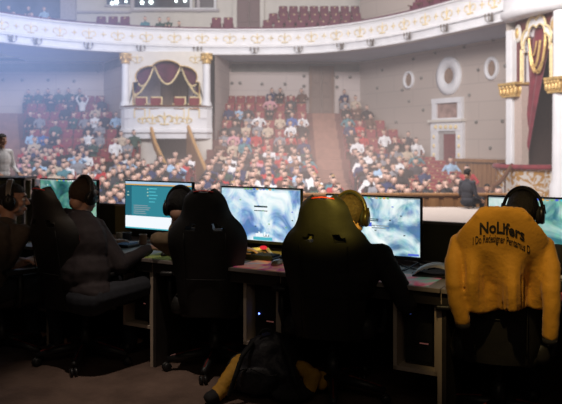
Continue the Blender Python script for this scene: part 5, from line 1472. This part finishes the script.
# ================================================================== CAMERA, LIGHT, HAZE
cam = bpy.data.cameras.new('camera'); co = bpy.data.objects.new('camera', cam); C.objects.link(co)
cam.sensor_width = 36; cam.lens = F / 562 * 36; co.location = (0, 0, CH); co.rotation_euler = (PI / 2, 0, 0)
cam.shift_y = -(202 - HY) / 562; cam.clip_end = 200; cam.clip_start = .05
cam.dof.use_dof = True; cam.dof.focus_distance = 3.9; cam.dof.aperture_fstop = 3.6
bpy.context.scene.camera = co
def area(name, loc, target, sx, sy, power, col):
    l = bpy.data.lights.new(name, 'AREA'); l.shape = 'RECTANGLE'; l.size = sx; l.size_y = sy; l.energy = power; l.color = col
    o = bpy.data.objects.new(name, l); C.objects.link(o); o.location = loc
    o.rotation_euler = (V(target) - V(loc)).to_track_quat('-Z', 'Y').to_euler(); return o
def spot(name, loc, target, ang, power, col, blend=.6, r=.05):
    l = bpy.data.lights.new(name, 'SPOT'); l.spot_size = math.radians(ang); l.spot_blend = blend; l.energy = power; l.color = col; l.shadow_soft_size = r
    o = bpy.data.objects.new(name, l); C.objects.link(o); o.location = loc
    o.rotation_euler = (V(target) - V(loc)).to_track_quat('-Z', 'Y').to_euler(); return o
area('hall_front_light', (-1, 13.5, 9.5), (-1, 37, 2.5), 16, 3, 4200, (1, .95, .94))
area('hall_left_light', (-9, 18, 9), (-13, 36, 4), 5, 3, 400, (.55, .72, 1))
area('hall_top_light', (0, 30, 12.5), (0, 34, 0), 14, 6, 500, (1, .9, .85))
area('loge_light', (4, 17, 8), (9, 26, 3), 3, 2, 260, (1, .9, .8))
spot('stage_amber_spot', (-.1, 1.1, 4.6), (1.13, 3.40, 1.18), 14.5, 440, (1, .70, .30), .9)
spot('stage_amber_spot_b', (1.6, -3.0, 4.4), (.28, 3.92, 1.27), 5.2, 5200, (1, .74, .12), 1.)
spot('stage_fill_spot', (-2.5, -2.0, 4.0), (-1.68, 4.9, 1.23), 9.5, 230, (1, .62, .38), 1.)
spot('stage_floor_spot', (-.95, 3.4, 4.9), (-.98, 4.3, 0), 25, 330, (1, .82, .68), 1.)
area('stage_fill', (0, -1.5, 4.2), (0, 4.2, .4), 4, 2, 12, (1, .8, .6))
w = bpy.data.worlds.new('world'); bpy.context.scene.world = w; w.use_nodes = True
w.node_tree.nodes['Background'].inputs[0].default_value = (.5, .45, .5, 1); w.node_tree.nodes['Background'].inputs[1].default_value = .012
# haze in the hall: volumes glowing by their own emission in place of scattered light
def haze(name, bm, col, e, dens, grad=None):
    m = bpy.data.materials.new(name); m.use_nodes = True; nt = m.node_tree; nt.nodes.clear()
    out = nt.nodes.new('ShaderNodeOutputMaterial'); em = nt.nodes.new('ShaderNodeEmission'); ab = nt.nodes.new('ShaderNodeVolumeAbsorption'); ad = nt.nodes.new('ShaderNodeAddShader')
    em.inputs[0].default_value = col + (1,); em.inputs[1].default_value = e; ab.inputs['Density'].default_value = dens; ab.inputs[0].default_value = (.5, .5, .5, 1)
    if grad:
        tc = nt.nodes.new('ShaderNodeTexCoord'); g = nt.nodes.new('ShaderNodeTexGradient'); g.gradient_type = 'SPHERICAL'; mp = nt.nodes.new('ShaderNodeMapping')
        mu = nt.nodes.new('ShaderNodeMath'); mu.operation = 'MULTIPLY'; mu.inputs[1].default_value = e
        nt.links.new(tc.outputs['Object'], g.inputs[0]); nt.links.new(g.outputs['Fac'], mu.inputs[0]); nt.links.new(mu.outputs[0], em.inputs[1])
    nt.links.new(em.outputs[0], ad.inputs[0]); nt.links.new(ab.outputs[0], ad.inputs[1]); nt.links.new(ad.outputs[0], out.inputs['Volume'])
    o = obj(name, bm, m); return o
bm = NB(); box(bm, (-1, 25.5, 6), (34, 25.5, 15)); o = haze('stage_haze', bm, (.92, .84, .86), .0046, .009); tag(o, 'thin pale self-glowing haze hanging in the air of the hall', 'haze', kind='stuff')
bm = NB(); bmesh.ops.create_uvsphere(bm, u_segments=24, v_segments=16, radius=1); o = haze('blue_glow_haze', bm, (.22, .42, .95), .05, .012, True)  # blue light at the left put in as an emissive volume
o.location = (-10.8, 26, 5.2); o.scale = (7, 12, 5.5); tag(o, 'soft blue haze at the left of the hall, its light put in as glow', 'haze', kind='stuff')
bm = NB(); bmesh.ops.create_uvsphere(bm, u_segments=24, v_segments=16, radius=1); o = haze('warm_glow_haze', bm, (1., .74, .66), .028, .004, True)  # warm brightness over the crowd added as an emissive volume
o.location = (1.0, 26, .6); o.scale = (7, 9, 3.2); tag(o, 'soft warm haze low over the centre of the crowd, its light put in as glow', 'haze', kind='stuff')
vs = bpy.context.scene.view_settings; vs.view_transform = 'Standard'; vs.look = 'None'
bpy.context.scene.cycles.volume_step_rate = 4.0; bpy.context.scene.cycles.max_bounces = 6
